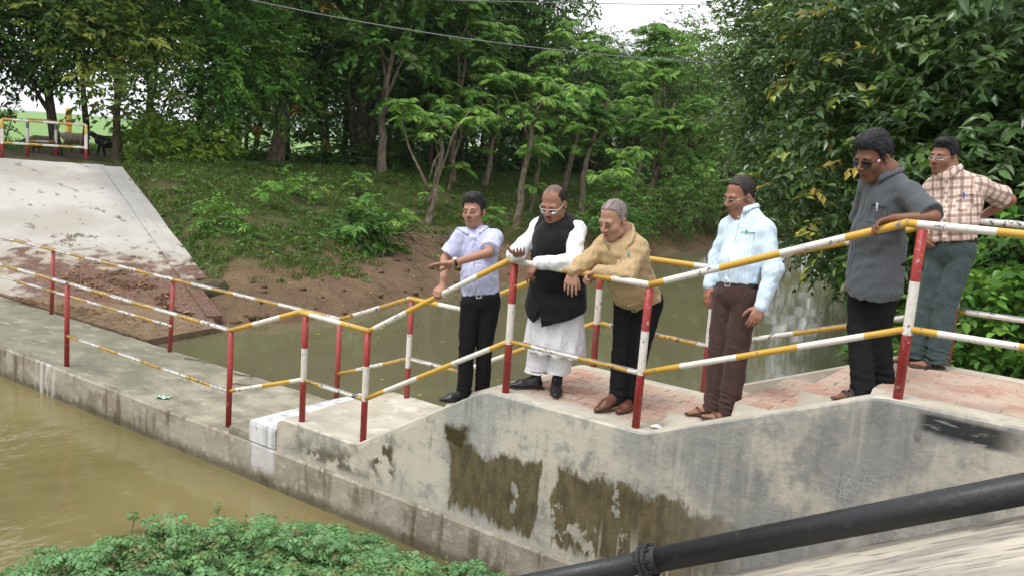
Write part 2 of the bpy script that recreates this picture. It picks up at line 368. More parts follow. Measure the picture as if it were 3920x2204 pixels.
def terrain(X,Y):
    X=np.asarray(X,float);Y=np.asarray(Y,float)
    u=shore_far(Y)-X+.35*(fbm(Y*1.3,X*.3,3)-.5)
    bank=np.interp(u,[-3,-.35,0,.35,.8,1.5,4,7.6,9,19,24,30],[-1.4,-.3,0,.24,.38,.5,1.1,1.85,2.0,2.0,1.25,1.1])-.12
    amp=np.clip(u,0,1)*np.clip((24-u)/4,0,1)
    bank=bank+amp*(.3*(fbm(X*.9,Y*.9,11)-.5)+.12*(fbm(X*3,Y*3,12)-.5))
    # under the sloping apron
    e=3.1+(-1.1-X)*.382-Y
    und=1.9*(-1.1-X-1.3*np.maximum(e,0))/9.57-.28
    eh=1.9*np.clip(-1.1-X,0,9.6)/9.57-.16+np.maximum(-.5-e,0)*.55
    bank=np.where((e<=.1)&(e>-2.2)&(X<-1.0)&(X>-11.3)&(Y>0),np.minimum(bank,eh),bank)
    bank=np.where((e>-.15)&(X<-.5)&(Y>0)&(X>-15.1+.645*(Y-.2)),np.minimum(bank,np.maximum(und,-1)),bank)
    ur=X-shore_near(Y)+.4*(fbm(Y,X,5)-.5)
    nearb=np.interp(ur,[-3,-.4,0,.5,1.5,4],[-1.4,-.3,0,.3,1.2,1.75])-.12
    up=np.maximum(bank,nearb)
    up=np.where(Y>46,np.maximum(up,np.interp(Y,[46,52],[-.5,1.2])),up)
    # downstream side
    uf=-7-X
    far=np.interp(uf,[-3,-.5,0,.6,4,10],[-1.8,-.8,-.42,.1,1.2,1.9])
    nd=np.interp(X,[2.5,4,5.2,6.5,8,9.35,10.6,11.2],[-1.9,-.6,-.44,-.3,.1,.8,1.5,1.72])
    nd=nd+.15*(fbm(X*1.5,Y*1.5,21)-.5)*np.clip((X-3)/2,0,1)
    rv=np.where(Y>-1.75,np.clip((Y+1.75)/.5,0,1)*.55,0)
    nd=nd-rv*np.clip((X-7)/1.5,0,1)
    dn=np.maximum(far,nd)
    h=np.where(Y<-.1,dn,up)
    h=np.where((Y>=-.15)&(Y<=1.35),np.minimum(np.where(X>10.6,1.6,-.9),np.where(X<-9.5,1.5,9)),h)
    dd=np.maximum(np.abs(X),np.abs(Y))
    return h
# ------------------------------------------------------------------ ground sheet
def graded(a0, a1, b0, b1, step, k):
    core = np.arange(b0, b1 + 1e-6, step)
    lo = b0 - step * np.cumsum(1.18 ** np.arange(k)); hi = b1 + step * np.cumsum(1.18 ** np.arange(k))
    lo = lo[lo > a0]; hi = hi[hi < a1]
    return np.concatenate([[a0], lo[::-1], core, hi, [a1]])
gx = graded(-1500, 1200, -20, 13, .22, 60); gy = graded(-600, 1800, -9, 40, .24, 60)
GX, GY = np.meshgrid(gx, gy, indexing='ij'); GZ = terrain(GX, GY)
dist = np.hypot(GX, GY)
uu = shore_far(GY) - GX
mud = np.array([.105, .071, .041]); mud2 = np.array([.195, .133, .083]); soil = np.array([.045, .05, .02]); grs = np.array([.035, .075, .016])
fld = np.array([.155, .27, .085]); fld2 = np.array([.21, .33, .12]); path = np.array([.14, .115, .08])
q = fbm(GX * .8, GY * .8, 31)[..., None]; q2 = fbm(GX * 3, GY * 3, 41)[..., None]
C = mud * (1 - q2) + mud2 * q2
k = np.clip((uu[..., None] + 2.6 * (q - .5) - 2.1) / 1.3, 0, 1); C = C * (1 - k) + (soil * (1 - q) + (grs * q2 + np.array([.105, .070, .038]) * (1 - q2)) * np.minimum(1, q * 1.4)) * k
k = np.clip((uu[..., None] - 11.2) / 1.2, 0, 1) * np.clip((16.5 + 3 * (q - .5) - uu[..., None]) / 1.0, 0, 1) * .6; C = C * (1 - k) + path * k
k = np.clip((uu[..., None] - 21) / 2.5, 0, 1); C = C * (1 - k) + (fld * (1 - q) + fld2 * q) * k
k = ((GX > shore_near(GY) + .5) & (GY > 1.4))[..., None] * 1.0; C = C * (1 - k) + (soil * .6 + grs * .6) * k
k = ((GY < -.1) & (GX > 3))[..., None] * .7; C = C * (1 - k) + soil * k
nx, ny = GX.shape; idx = np.arange(nx * ny).reshape(nx, ny)
gf = np.stack([idx[:-1, :-1], idx[1:, :-1], idx[1:, 1:], idx[:-1, 1:]], -1).reshape(-1, 4)
tag(meshobj('ground', np.stack([GX, GY, GZ], -1).reshape(-1, 3), gf, M['ground'], smooth=True, col=C.reshape(-1, 3)), kind='structure')

def water(name, x0, x1, y0, y1, z, mat):
    V = [(x0, y0, z), (x1, y0, z), (x1, y1, z), (x0, y1, z)]
    return tag(meshobj(name, V, [[0, 1, 2, 3]], mat), kind='structure')
water('upstream_water', -8, 14, 1.0, 70, -.12, M['water_up'])
water('downstream_water', -12, 12, -60, .6, -.42, M['water_dn'])

# ------------------------------------------------------------------ the weir with its walkway, platform and stairs
def jit(s, x, a): return a * (fbm(np.asarray(x) * 4.0, np.full(np.shape(x), s * 3.7), s, 4) - .47) * 2
weir = thing('weir', 'weathered concrete weir with a stepped walkway crossing the canal', 'weir')
def loft(name, rings, mat, parent, smooth=False):
    R = np.array(rings); k, n = R.shape[:2]; ii = np.arange(k * n).reshape(k, n)
    f = np.stack([ii[:-1, :-1], ii[:-1, 1:], ii[1:, 1:], ii[1:, :-1]], -1).reshape(-1, 4)
    caps = [list(ii[0][::-1]), list(ii[-1])]
    F = [list(map(int, t)) for t in f] + caps
    return meshobj(name, R.reshape(-1, 3), F, mat, parent, smooth)
# low slab and the whole lower face
rings = []
for x in np.arange(-10, 12.6, .045):
    a, b, c_ = jit(1, x, .022), jit(2, x, .02), jit(5, x, .02)
    rr = -.105 + jit(3, x, .012)
    t0 = -.006 if x < 3.3 else .0
    if x > 5.0: a = a * .3
    rings.append([(x, rr - .005, -1.5), (x, rr, -.36), (x, rr + jit(4, x, .01), -.2), (x, rr + a * .6, -.045), (x, rr + .02 + abs(a), -.004 + min(0, b)), (x, rr + .09, t0 + b * .3),
                  (x, .4, t0 + jit(6, x, .01)), (x, .9, t0 + jit(7, x, .01)), (x, 1.40, t0 + jit(8, x, .008)), (x, 1.50 + c_, -.02), (x, 1.52 + c_, -.12), (x, 1.53, -1.5)])
loft('low_wall', rings, M['lower'], weir)
# steps up to the pale landing
mb = MB()
def slab(name, x0, x1, zt, mat, y0=-.1, y1=1.5, z0=-.01, s=1):
    rings = []
    xs = np.linspace(x0, x1, max(4, int((x1 - x0) / .05)))
    for i, x in enumerate(xs):
        e = .012 if i in (0, len(xs) - 1) else 0.0
        a = jit(s, x, .014); b = jit(s + 1, x, .025)
        rings.append([(x, y0 + .004, z0), (x, y0 + jit(s + 2, x, .006), zt - .05), (x, y0 + .006, zt - .012 - e), (x, y0 + .03 + abs(a), zt - e), (x, (y0 + y1) / 2, zt + .006 - e), (x, y1 - .03 + b, zt - e), (x, y1 + b, zt - .03), (x, y1, z0)])
    return loft(name, rings, mat, weir)
slab('step', 3.33, 3.66, .075, M['lower'], -.10, 1.46, s=11)
M['whitewash'] = NT('whitewashed_cement'); _m = M['whitewash']; _d = _m.noise(1, 5, _m.map((9, 9, 1)))
_c = _m.mix(_m.step(_d, .42, .6), (.66, .66, .67), (.40, .40, .42)); _c = _m.mix(_m.mul(_m.step(_m.noise(7, 5), .56, .66), .7), _c, (.2, .2, .21))
M['whitewash'] = _m.done(_c, .9, _m.noise(20, 4), .008, .5, .2)
slab('step', 3.655, 4.05, .212, M['whitewash'], -.106, 1.46, s=14)

# upper wall: near face, coping, recessed paving or steps, far coping
def ztop(x): return float(np.interp(x, [4.05, 4.13, 5.14, 6.50, 6.58, 8.0, 9.50, 9.60, 14], [.27, .322, .322, 1.105, 1.135, 1.135, 1.735, 1.75, 1.75]))
SN = [(5.16 + .27 * i, .322 + .1626 * (i)) for i in range(1, 6)]        # risers between landing and platform
SPX = [8.06, 8.56, 9.0, 9.46]; SPZ = [1.259, 1.447, 1.627]
SP = [(8.06 + .375 * i, 1.135 + .154 * (i + 1)) for i in range(0, 4)]  # risers between platform and top
def zfloor(x):
    if x < 5.2: return .315
    if x < 6.55:
        i = int((x - 5.2) / .27); return min(.315 + .163 * (i + .35), 1.10)
    if x < 8.06: return 1.128
    if x < 9.56: return [1.128, 1.259, 1.447, 1.627, 1.745][sum(x > b for b in SPX)]
    return 1.745
brk = [5.2 + .27 * i for i in range(0, 6)] + SPX
xs = sorted(set([round(v, 4) for v in np.arange(4.06, 13.6, .05)] + [round(b + e, 4) for b in brk for e in (-.0015, .0015)]))
rings = []
for x in xs:
    zt = ztop(x); zf = zfloor(x); a, b = jit(21, x, .012), jit(22, x, .010)
    inc = .16 if x > 6.3 else .1
    zf_in = min(zf, zt + .08) if not (8.06 < x < 9.56) else zf
    nz = zt + b * .8
    zc = max(zf_in, zt) if (8.06 < x < 9.56 or 5.2 < x < 6.55) else zf_in
    far = 1.40 if x > 5.2 else 1.47
    fz = zt + (.09 if 8.0 < x < 9.6 else 0)
    rings.append([(x, -.088, -.03), (x, -.090, .2 * zt), (x, -.092 + jit(23, x, .006), .6 * zt), (x, -.096 + jit(24, x, .007), zt - .06), (x, -.098 + abs(a), zt - .012), (x, -.075 + abs(a), nz), (x, inc - .04 + jit(25, x, .02), nz - .004),
                  (x, inc, min(zf, nz - .003) if not (8.06 < x < 9.56 or 5.2 < x < 6.55) else zf), (x, .7, zf), (x, far - .17, zf), (x, far - .165, fz), (x, far - .02 + b, fz), (x, far, fz - .03), (x, far + .01, -.6)])
o = loft('upper_wall', rings, [M['wall'], M['deck']], weir)
n = len(rings[0]) - 1; mi = []
for i in range(len(rings) - 1):
    for j in range(n): mi.append(0 if j < 5 or j >= 12 else 1)
mi += [0, 0]; o.data.polygons.foreach_set('material_index', np.array(mi, np.int32))
# bricks
bm = MB(); bm.box((0, 0, 0), (.232, .108, .03), ch=.006); brick_me = bm.build('brick', M['brick'], weir); brick_mesh = brick_me.data
first = [brick_me]
def brick(x, y, z, rz=0.0, sx=1.0, sy=1.0):
    if first: b = first.pop()
    else:
        b = bpy.data.objects.new('brick', brick_mesh); COL.objects.link(b); b.parent = weir
    b.location = (x, y, z + random.uniform(-.0025, .002)); b.rotation_euler = (random.uniform(-.012, .012), random.uniform(-.01, .01), rz + random.uniform(-.015, .015)); b.scale = (sx, sy, 1)
def course(x0, x1, y0, y1, z, sy=1.0):
    row = 0; y = y0 + .058
    while y < y1 - .03:
        x = x0 + (.12 if row % 2 else 0) + .12
        if row % 2: brick(x0 + .058, y, z, 0, .48, sy)
        while x < x1 - .05:
            if x + .12 > x1: brick((x - .12 + x1) / 2, y, z, 0, max(.2, (x1 - x + .10) / .24), sy)
            else: brick(x, y, z, 0, 1, sy)
            x += .242
        y += .118 * sy; row += 1
course(6.60, 8.05, .17, 1.22, 1.122)
for i in range(3): course(SPX[i] + .004, SPX[i + 1] - .004, .16, 1.22, SPZ[i] - .006, 1.0)
course(9.47, 11.0, .17, 1.22, 1.738)

# ------------------------------------------------------------------ railings
def segs(a, b, bands, start, mats_cycle):
    """points along a tube with painted bands"""
    a = np.array(a, float); b = np.array(b, float); L = np.linalg.norm(b - a)
    cuts = [0.0]; idx = []; p = start; t = 0.0; i = 0
    t = -start
    while True:
        t += bands; 
        if t >= L - 1e-4: idx.append(i); break
        if t > 1e-3: cuts.append(t); idx.append(i)
        else: pass
        i += 1
    cuts.append(L)
    return [a + (b - a) * c / L for c in cuts], [mats_cycle[k % 2] for k in idx]
def railing(name, label, Y, posts, top, mid, worn, y_lean=None):
    o = thing(name, label, 'railing', (0, Y, 0))
    mt = [M['yellow_worn'], M['white_worn'], M['yellow'], M['white'], M['primer']]
    for (x, zb, zt, kind) in posts:
        p = MB(); H = zt - zb
        if kind == 'red': cuts, ms = [zb - .02, zt], [0]
        else: cuts, ms = [zb - .02, zb + H * .385, zb + H * .70, zt], [0, 1, 0]
        lean = .0
        if kind == 'lean': cuts, ms, lean = [zb - .02, zt], [0], .035
        off = random.uniform(-.012, .012)
        p.tube([(x + off * (c - zb), lean * (c - zb), c) for c in cuts], .030, 14, mats=ms)
        p.build('post', [M['red'] if worn == 0 else M['red_dull'], M['white']], o, True)
        for po in (o.children[-1],): 
            for pl in po.data.polygons: pl.use_smooth = len(pl.vertices) == 4
    def run(nodes, nm, r):
        st = .12
        for (A, B) in zip(nodes[:-1], nodes[1:]):
            pts, ms = segs((A[0], 0, A[1]), (B[0], 0, B[1]), .43, st, (0, 1) if (A[2] if len(A) > 2 else 1) else (2, 3))
            # rounded bend: small overlap ball of paint at the joint
            t = MB(); t.tube(pts, r, 12, mats=ms); t.ball((B[0], 0, B[1]), r * 1.04, 10, ms[-1])
            q_ = t.build(nm, mt, o, True)
            for pl in q_.data.polygons: pl.use_smooth = len(pl.vertices) <= 4
            L = math.hypot(B[0] - A[0], B[1] - A[1]); st = (st + L) % .86
            if st > .43: st -= .43
    run(top, 'top_rail', .0245)
    for m_ in mid: run(m_, 'mid_rail', .0215)
    return o
posts = [(-3.1, 0, 1.02, 'red'), (0.0, 0, 1.02, 'red'), (3.19, 0, 1.005, 'red'), (4.31, .32, 1.36, 'rwr'), (5.14, .32, 1.345, 'rwr'), (6.70, 1.135, 2.18, 'rwr'), (7.89, 1.135, 2.17, 'rwr'), (9.65, 1.75, 2.79, 'rwr'), (11.6, 1.75, 2.8, 'rwr')]
top = [(-6.2, 1.06, 1), (-3.1, 1.05, 1), (.0, 1.04, 1), (3.19, 1.02, 0), (4.21, 1.383, 0), (5.15, 1.365, 0), (6.64, 2.205, 0), (7.89, 2.195, 0), (9.56, 2.82, 0), (13.2, 2.84, 0)]
mid = [[(.0, .385, 1), (3.18, .375, 0), (4.30, .735, 1), (5.13, .725, 0), (6.70, 1.56, 1), (7.89, 1.545, 0), (9.65, 2.185, 0), (13.2, 2.21, 0)]]
railing('near_railing', 'striped pipe railing along the near edge of the weir that men lean on', 0.0, posts, top, mid, 0)
posts = [(-6.1, 0, 1.02, 'lean'), (-3.03, 0, .98, 'lean'), (.07, 0, .98, 'lean'), (3.32, .0, .985, 'red'), (4.40, .2, 1.385, 'rwr'), (5.14, .32, 1.385, 'red'), (6.69, 1.135, 2.18, 'rwr'), (7.80, 1.135, 2.18, 'rwr'), (9.66, 1.75, 2.8, 'rwr'), (11.6, 1.75, 2.8, 'rwr')]
top = [(-7.5, 1.01, 1), (-3.0, 1.01, 1), (.26, 1.0, 1), (3.33, 1.01, 1), (4.36, 1.41, 0), (5.10, 1.41, 0), (6.67, 2.205, 0), (7.78, 2.21, 0), (9.62, 2.82, 1), (13.2, 2.85, 1)]
mid = [[(-7.5, .36, 1), (-3.0, .36, 1), (.08, .36, 1)], [(3.34, .37, 1), (4.40, .76, 1), (5.12, .76, 0), (6.68, 1.55, 1), (7.79, 1.54, 1), (9.66, 2.16, 1), (13.2, 2.19, 1)]]
railing('far_railing', 'striped pipe railing along the far, upstream edge of the weir behind the men', 1.40, posts, top, mid, 1)

# ------------------------------------------------------------------ sloping apron on the far bank, with its guard rail
Bc = np.array([(-9.5, 1.56, .0), (-7.2, 1.56, .0), (-4.6, 1.56, .0), (-2.5, 2.35, -.03), (-1.1, 3.08, -.08)])
Tc = np.array([(-15.5, -.6, 1.9), (-14.4, 1.1, 1.9), (-12.9, 3.5, 1.9), (-11.7, 5.3, 1.9), (-10.75, 6.78, 1.9)])
s_ = np.linspace(0, 4, 60); Bs = np.stack([np.interp(s_, range(5), Bc[:, i]) for i in range(3)], -1); Ts = np.stack([np.interp(s_, range(5), Tc[:, i]) for i in range(3)], -1)
v_ = np.linspace(0, 1, 50)
G = Bs[:, None] + (Ts - Bs)[:, None] * v_[None, :, None]
G[..., 2] += .05 * (fbm(G[..., 0] * .8, G[..., 1] * .8, 61) - .5) + .02 * (fbm(G[..., 0] * 4, G[..., 1] * 4, 62) - .5)
top_n = G.shape[0] * G.shape[1]; ii = np.arange(top_n).reshape(G.shape[:2])
f = np.stack([ii[:-1, :-1], ii[1:, :-1], ii[1:, 1:], ii[:-1, 1:]], -1).reshape(-1, 4)
apron = thing('bank_apron', 'bleached concrete apron sloping down the far bank beside the walkway', 'embankment slab')
skirt = G[-1].copy(); skirt[:, 2] -= .5; sk0 = top_n
top_edge = G[:, -1].copy(); top_edge[:, 0] -= .35; 
V = np.concatenate([G.reshape(-1, 3), skirt, top_edge, top_edge - [0, 0, .5]])
F = [list(map(int, t)) for t in f]
for i in range(49): F.append([int(ii[-1, i]), sk0 + i, sk0 + i + 1, int(ii[-1, i + 1])])
te = sk0 + 50
for i in range(59): F.append([int(ii[i, -1]), int(ii[i + 1, -1]), te + i + 1, te + i])
meshobj('slab', V, F, M['apron'], apron, True)
# raised edge strip and outer toe strip on the right border
def strip(name, off0, off1, lift, th):
    e = G[-1]; d = unit(Ts[-1] - Bs[-1]); side = unit(np.cross(d, (0, 0, 1.0))); side = side if side[1] > 0 else -side
    rings = []
    for p in e[(2 if off0 < 0 else 11)::2]:
        j = .012 * (fbm(np.array([p[0] * 3]), np.array([1.0]), 9)[0] - .5)
        rings.append([p + side * off0 + [0, 0, -th], p + side * off0 + [0, 0, lift + j], p + side * off1 + [0, 0, lift * .8 + j], p + side * off1 + [0, 0, -th]])
    loft(name, rings, M['apron'], apron)
strip('edge_strip', -.08, .16, .022, .2); strip('toe_strip', .165, .42, -.03, .35)
# silt flat at its foot
Vs = []; Fs = []
P0 = np.array([(-6, 1.5, .012), (-.78, 1.6, -.02), (-1.0, 3.05, -.03), (-2.6, 2.6, .07), (-4.6, 1.9, .06)])
m_ = MB(); m_.add(np.concatenate([P0, P0 - [0, 0, .4]]), [[0, 1, 2, 3, 4], [0, 5, 6, 1], [1, 6, 7, 2], [2, 7, 8, 3], [3, 8, 9, 4], [4, 9, 5, 0]])
tag(m_.build('silt', M['ground']), kind='structure'); silt = COL.objects['silt']
a = silt.data.color_attributes.new('Col', 'FLOAT_COLOR', 'POINT'); a.data.foreach_set('color', np.tile([.21, .15, .095, 1], 10).astype(np.float32))
def guard(name, label, a, b, zt, mids):
    a = np.array(a, float); b = np.array(b, float); o = thing(name, label, 'guard rail', tuple(a), group=None)
    L = b - a; H = zt - a[2]
    for t in (0.0, 1.0):
        p = MB(); c = L * t; z = [-.15, H * .36, H * .76, H]
        p.tube([c + [0, 0, k] for k in z], .04, 10, mats=[0, 1, 2]); p.build('post', [M['red'], M['white'], M['primer'] if 'rear' in label else M['yellow_worn']], o, True)
    for nm, z in (('top_rail', H), ('mid_rail', H * .4)):
        pts, ms = segs(np.array([0, 0, z]), L + [0, 0, z], .33, .1, (0, 1)); t = MB(); t.tube(pts, .032, 10, mats=ms); t.build(nm, [M['yellow_worn'], M['white_worn']], o, True)
    return o
guard('guard_rail', 'short striped guard rail on top of the bleached apron, front one', (-12.31, 5.08, 1.9), (-11.31, 6.63, 1.9), 2.83, 1)
guard('guard_rail', 'short striped guard rail on top of the bleached apron, rear one', (-13.30, 6.18, 1.95), (-13.38, 6.97, 1.95), 2.85, 1)

# ------------------------------------------------------------------ near bank slab and black pipe
rev = thing('bank_slab', 'streaked concrete slab sloping under the black pipe in the bottom corner', 'embankment slab')
def rz(x): return 1.12 + .553 * (x - 9.35)
rings = []
for x in np.arange(7.2, 11.06, .07):
    e = -1.74 - .05 * (fbm(np.array([x * 1.2]), np.array([2.]), 4)[0] - .5) * 2
    z = min(rz(x), 1.92); w = .012 * (fbm(np.array([x * 5]), np.array([7.]), 4)[0] - .5)
    rings.append([(x, e + .02, z - .6), (x, e, z - .05), (x, e - .03, z + w)] + [(x, e - .1 - k, z + .02 * (fbm(np.array([x * 2]), np.array([k * 2.0]), 8)[0] - .5)) for k in np.arange(0, 4.2, .3)] + [(x, -6.3, z - .6)])
loft('slab', rings, M['revet'], rev, False)
pipe = thing('drain_pipe', 'thick black flanged drain pipe lying on the sloping bank', 'pipe', (9.1, -1.8, 1.1))
p0 = np.array([8.3, -1.80, .7157]); p1 = np.array([11.3, -1.80, 2.3087]); dirp = unit(p1 - p0); off = np.array([9.1, -1.8, 1.1])
fl = np.array([8.9456, -1.80, 1.0585])
t = MB(); t.tube([fl + dirp * .03 - off, p1 - off], .0635, 32); o = t.build('barrel', M['pipe'], pipe, True)
t = MB(); t.tube([p0 - dirp * 1.2 - off, fl - dirp * .03 - off], .0575, 32); t.build('lower_barrel', M['pipe'], pipe, True)
t = MB()
t.tube([fl - dirp * .028 - off, fl - dirp * .026 - off, fl - dirp * .004 - off, fl - dirp * .002 - off], [.083, .088, .088, .083], 32)
t.tube([fl + dirp * .002 - off, fl + dirp * .004 - off, fl + dirp * .026 - off, fl + dirp * .028 - off], [.083, .088, .088, .083], 32)
t.tube([fl + dirp * .026 - off, fl + dirp * .07 - off], [.074, .065], 32)
fo = t.build('flange', M['pipe'], pipe, False)
xx = unit(np.cross(dirp, (0, 0, 1))); yy = np.cross(xx, dirp)
for k in range(8):
    a_ = k * math.pi / 4 + .2; c = fl + (xx * math.cos(a_) + yy * math.sin(a_)) * .0765 - off
    bb = MB(); bb.tube([c - dirp * .045, c + dirp * .045], .008, 6); bb.build('bolt', M['pipe'], fo)

wing = thing('bank_slab', 'pale concrete slab sloping down behind the top platform at the right edge', 'embankment slab', (11.2, 2.3, 1.55))
rings = []
for x in np.linspace(-1.6, 1.4, 16):
    z = .02 + .10 * x; rings.append([(x, -.75, z - .3), (x, -.75 + .02 * math.sin(x * 9), z), (x, .0, z - .12), (x, .5, z - .25), (x, .5, z - .6)])
loft('slab', rings, M['revet'], wing)
# ------------------------------------------------------------------ figures: signed-distance modelling, one continuous surface per piece
def leaf_arrays(P, D, N, L, W, col, shape=2, droop=.15):
    """P base points, D directions, N rough normals, L lengths, W widths; returns V, F, colours"""
    n = len(P); D = unit(D); S = unit(np.cross(D, N)); N = np.cross(S, D)
    L = L[:, None]; W = W[:, None]
    if shape == 2:
        V = np.stack([P, P + D * L * .45 + S * W * .5 + N * W * .10, P + D * L - N * L * droop, P + D * L * .45 - S * W * .5 + N * W * .10], 1)
        F = np.arange(n * 4).reshape(n, 4); k = 4
    else:
        m = P + D * L * .5 - N * W * .06
        V = np.stack([P, P + D * L * .30 + S * W * .46 + N * W * .14, P + D * L * .62 + S * W * .40 + N * (W * .10 - L * droop * .4), P + D * L - N * L * droop,
                      P + D * L * .62 - S * W * .40 + N * (W * .10 - L * droop * .4), P + D * L * .30 - S * W * .46 + N * W * .14, m - N * L * droop * .25], 1)
        b = np.arange(n)[:, None] * 7
        F = (b[:, None, :] + np.array([[0, 1, 6], [1, 2, 6], [2, 3, 6], [3, 4, 6], [4, 5, 6], [5, 0, 6]])[None]).reshape(-1, 3); k = 7
    return V.reshape(-1, 3), F, np.repeat(col, k, 0)
class Grid:
    def __init__(s, lo, hi, h):
        s.lo = np.array(lo, float); s.h = h; s.n = np.ceil((np.array(hi) - s.lo) / h).astype(int) + 1
        s.ax = [(s.lo[i] + h * np.arange(s.n[i])).astype(np.float32) for i in range(3)]; s.d = np.full(tuple(s.n), 1.0, np.float32)
    def win(s, lo, hi):
        a = np.clip(np.floor((np.array(lo) - s.lo) / s.h).astype(int), 0, s.n); b = np.clip(np.ceil((np.array(hi) - s.lo) / s.h).astype(int) + 1, 0, s.n)
        sl = tuple(slice(int(a[i]), int(b[i])) for i in range(3))
        return sl, (s.ax[0][sl[0]][:, None, None], s.ax[1][sl[1]][None, :, None], s.ax[2][sl[2]][None, None, :])
    def add(s, prims, off=0.0):
        for p in prims:
            k = p['k']; pad = k + off + 2 * s.h
            sl, X = s.win(p['lo'] - pad, p['hi'] + pad); a = s.d[sl]
            if a.size == 0: continue
            b = (p['f'](*X) - off).astype(np.float32)
            if p.get('sub'): s.d[sl] = np.maximum(a, -b); continue
            hh = np.maximum(k - np.abs(a - b), 0) / max(k, 1e-6); s.d[sl] = np.minimum(a, b) - hh * hh * k * .25
        return s
    def cut(s, c, nrm, lo=None, hi=None):
        """keep the side the normal points away from"""
        sl, X = s.win(s.lo if lo is None else lo, (s.lo + s.n * s.h) if hi is None else hi)
        s.d[sl] = np.maximum(s.d[sl], ((X[0] - c[0]) * nrm[0] + (X[1] - c[1]) * nrm[1] + (X[2] - c[2]) * nrm[2]).astype(np.float32)); return s
    def ripple(s, fn, band=.03):
        ix = np.argwhere(np.abs(s.d) < band); P = s.lo + ix * s.h; s.d[tuple(ix.T)] += fn(P).astype(np.float32); return s
    def nets(s):
        d = s.d; ins = d < 0; cnt = np.zeros(tuple(s.n - 1), np.uint8)
        cs = [(i, j, k) for i in (0, 1) for j in (0, 1) for k in (0, 1)]
        sh = lambda A, c: A[c[0]:A.shape[0] - 1 + c[0], c[1]:A.shape[1] - 1 + c[1], c[2]:A.shape[2] - 1 + c[2]]
        for c in cs: cnt += sh(ins, c)
        act = np.argwhere((cnt > 0) & (cnt < 8)); idg = np.full(cnt.shape, -1, np.int32); idg[tuple(act.T)] = np.arange(len(act))
        val = np.stack([d[act[:, 0] + c[0], act[:, 1] + c[1], act[:, 2] + c[2]] for c in cs], 1)
        pos = np.zeros((len(act), 3)); w = np.zeros(len(act))
        for a in range(8):
            for b in range(a + 1, 8):
                if sum(x != y for x, y in zip(cs[a], cs[b])) != 1: continue
                cr = (val[:, a] < 0) != (val[:, b] < 0); t = np.where(cr, val[:, a] / (val[:, a] - val[:, b] + 1e-12), 0)
                pos += np.where(cr[:, None], np.array(cs[a]) + (np.array(cs[b]) - np.array(cs[a])) * t[:, None], 0); w += cr
        V = s.lo + (act + pos / w[:, None]) * s.h; F = []
        for ax in range(3):
            o1, o2 = [(1, 2), (2, 0), (0, 1)][ax]
            A = ins[tuple(slice(0, -1) if i == ax else slice(None) for i in range(3))]; B = ins[tuple(slice(1, None) if i == ax else slice(None) for i in range(3))]
            e = np.argwhere(A != B); e = e[(e[:, o1] > 0) & (e[:, o2] > 0) & (e[:, o1] < s.n[o1] - 1) & (e[:, o2] < s.n[o2] - 1)]
            fl = A[tuple(e.T)]; u1 = np.eye(3, dtype=int)[o1]; u2 = np.eye(3, dtype=int)[o2]
            q = np.stack([idg[tuple((e - u1 - u2).T)], idg[tuple((e - u2).T)], idg[tuple(e.T)], idg[tuple((e - u1).T)]], 1)
            q = np.where(fl[:, None], q, q[:, ::-1]); F.append(q)
        return V, np.concatenate(F)
def rc(a, b, r0, r1, k=.03, e=None, s=1.0):
    a = np.asarray(a, float); b = np.asarray(b, float); ba = b - a; L2 = max(ba @ ba, 1e-9); R = max(r0, r1)
    ee = None if e is None else unit(np.asarray(e, float))
    def f(X, Y, Z):
        x, y, z = X - a[0], Y - a[1], Z - a[2]; h = np.clip((x * ba[0] + y * ba[1] + z * ba[2]) / L2, 0, 1)
        x, y, z = x - h * ba[0], y - h * ba[1], z - h * ba[2]; q = x * x + y * y + z * z; r = r0 + (r1 - r0) * h
        if ee is None: return np.sqrt(q) - r
        qe = x * ee[0] + y * ee[1] + z * ee[2]; return (np.sqrt(q + qe * qe * (1 / s ** 2 - 1)) - r) * (.5 + .5 * s)
    return dict(f=f, lo=np.minimum(a, b) - R, hi=np.maximum(a, b) + R, k=k)
def el(c, r, A=None, k=.03, sub=False):
    c = np.asarray(c, float); r = np.asarray(r, float); A = np.eye(3) if A is None else np.asarray(A, float)
    def f(X, Y, Z):
        x, y, z = X - c[0], Y - c[1], Z - c[2]; p = [(x * A[i][0] + y * A[i][1] + z * A[i][2]) for i in range(3)]
        k0 = np.sqrt(sum((p[i] / r[i]) ** 2 for i in range(3))); k1 = np.sqrt(sum((p[i] / r[i] ** 2) ** 2 for i in range(3))) + 1e-9; return k0 * (k0 - 1) / k1
    m = np.sqrt(((A * r[:, None]) ** 2).sum(0)); return dict(f=f, lo=c - m, hi=c + m, k=k, sub=sub)
def bounds(prims, pad=.03): return np.min([p['lo'] for p in prims], 0) - pad, np.max([p['hi'] for p in prims], 0) + pad
def folds(seed, lam, amp, stretch=(1, 1, 1)):
    q = np.random.default_rng(seed); K = unit(q.normal(size=(5, 3)) * np.array(stretch)) * (2 * np.pi / (lam * (.7 + .9 * q.random((5, 1))))); ph = q.random(5) * 6.28; K2 = q.normal(size=(5, 3)) * 11
    def fn(P): return amp * sum(np.sin(P @ K[i] + ph[i] + 1.3 * np.sin(P @ K2[i] + ph[-i])) * .45 for i in range(5))
    return fn
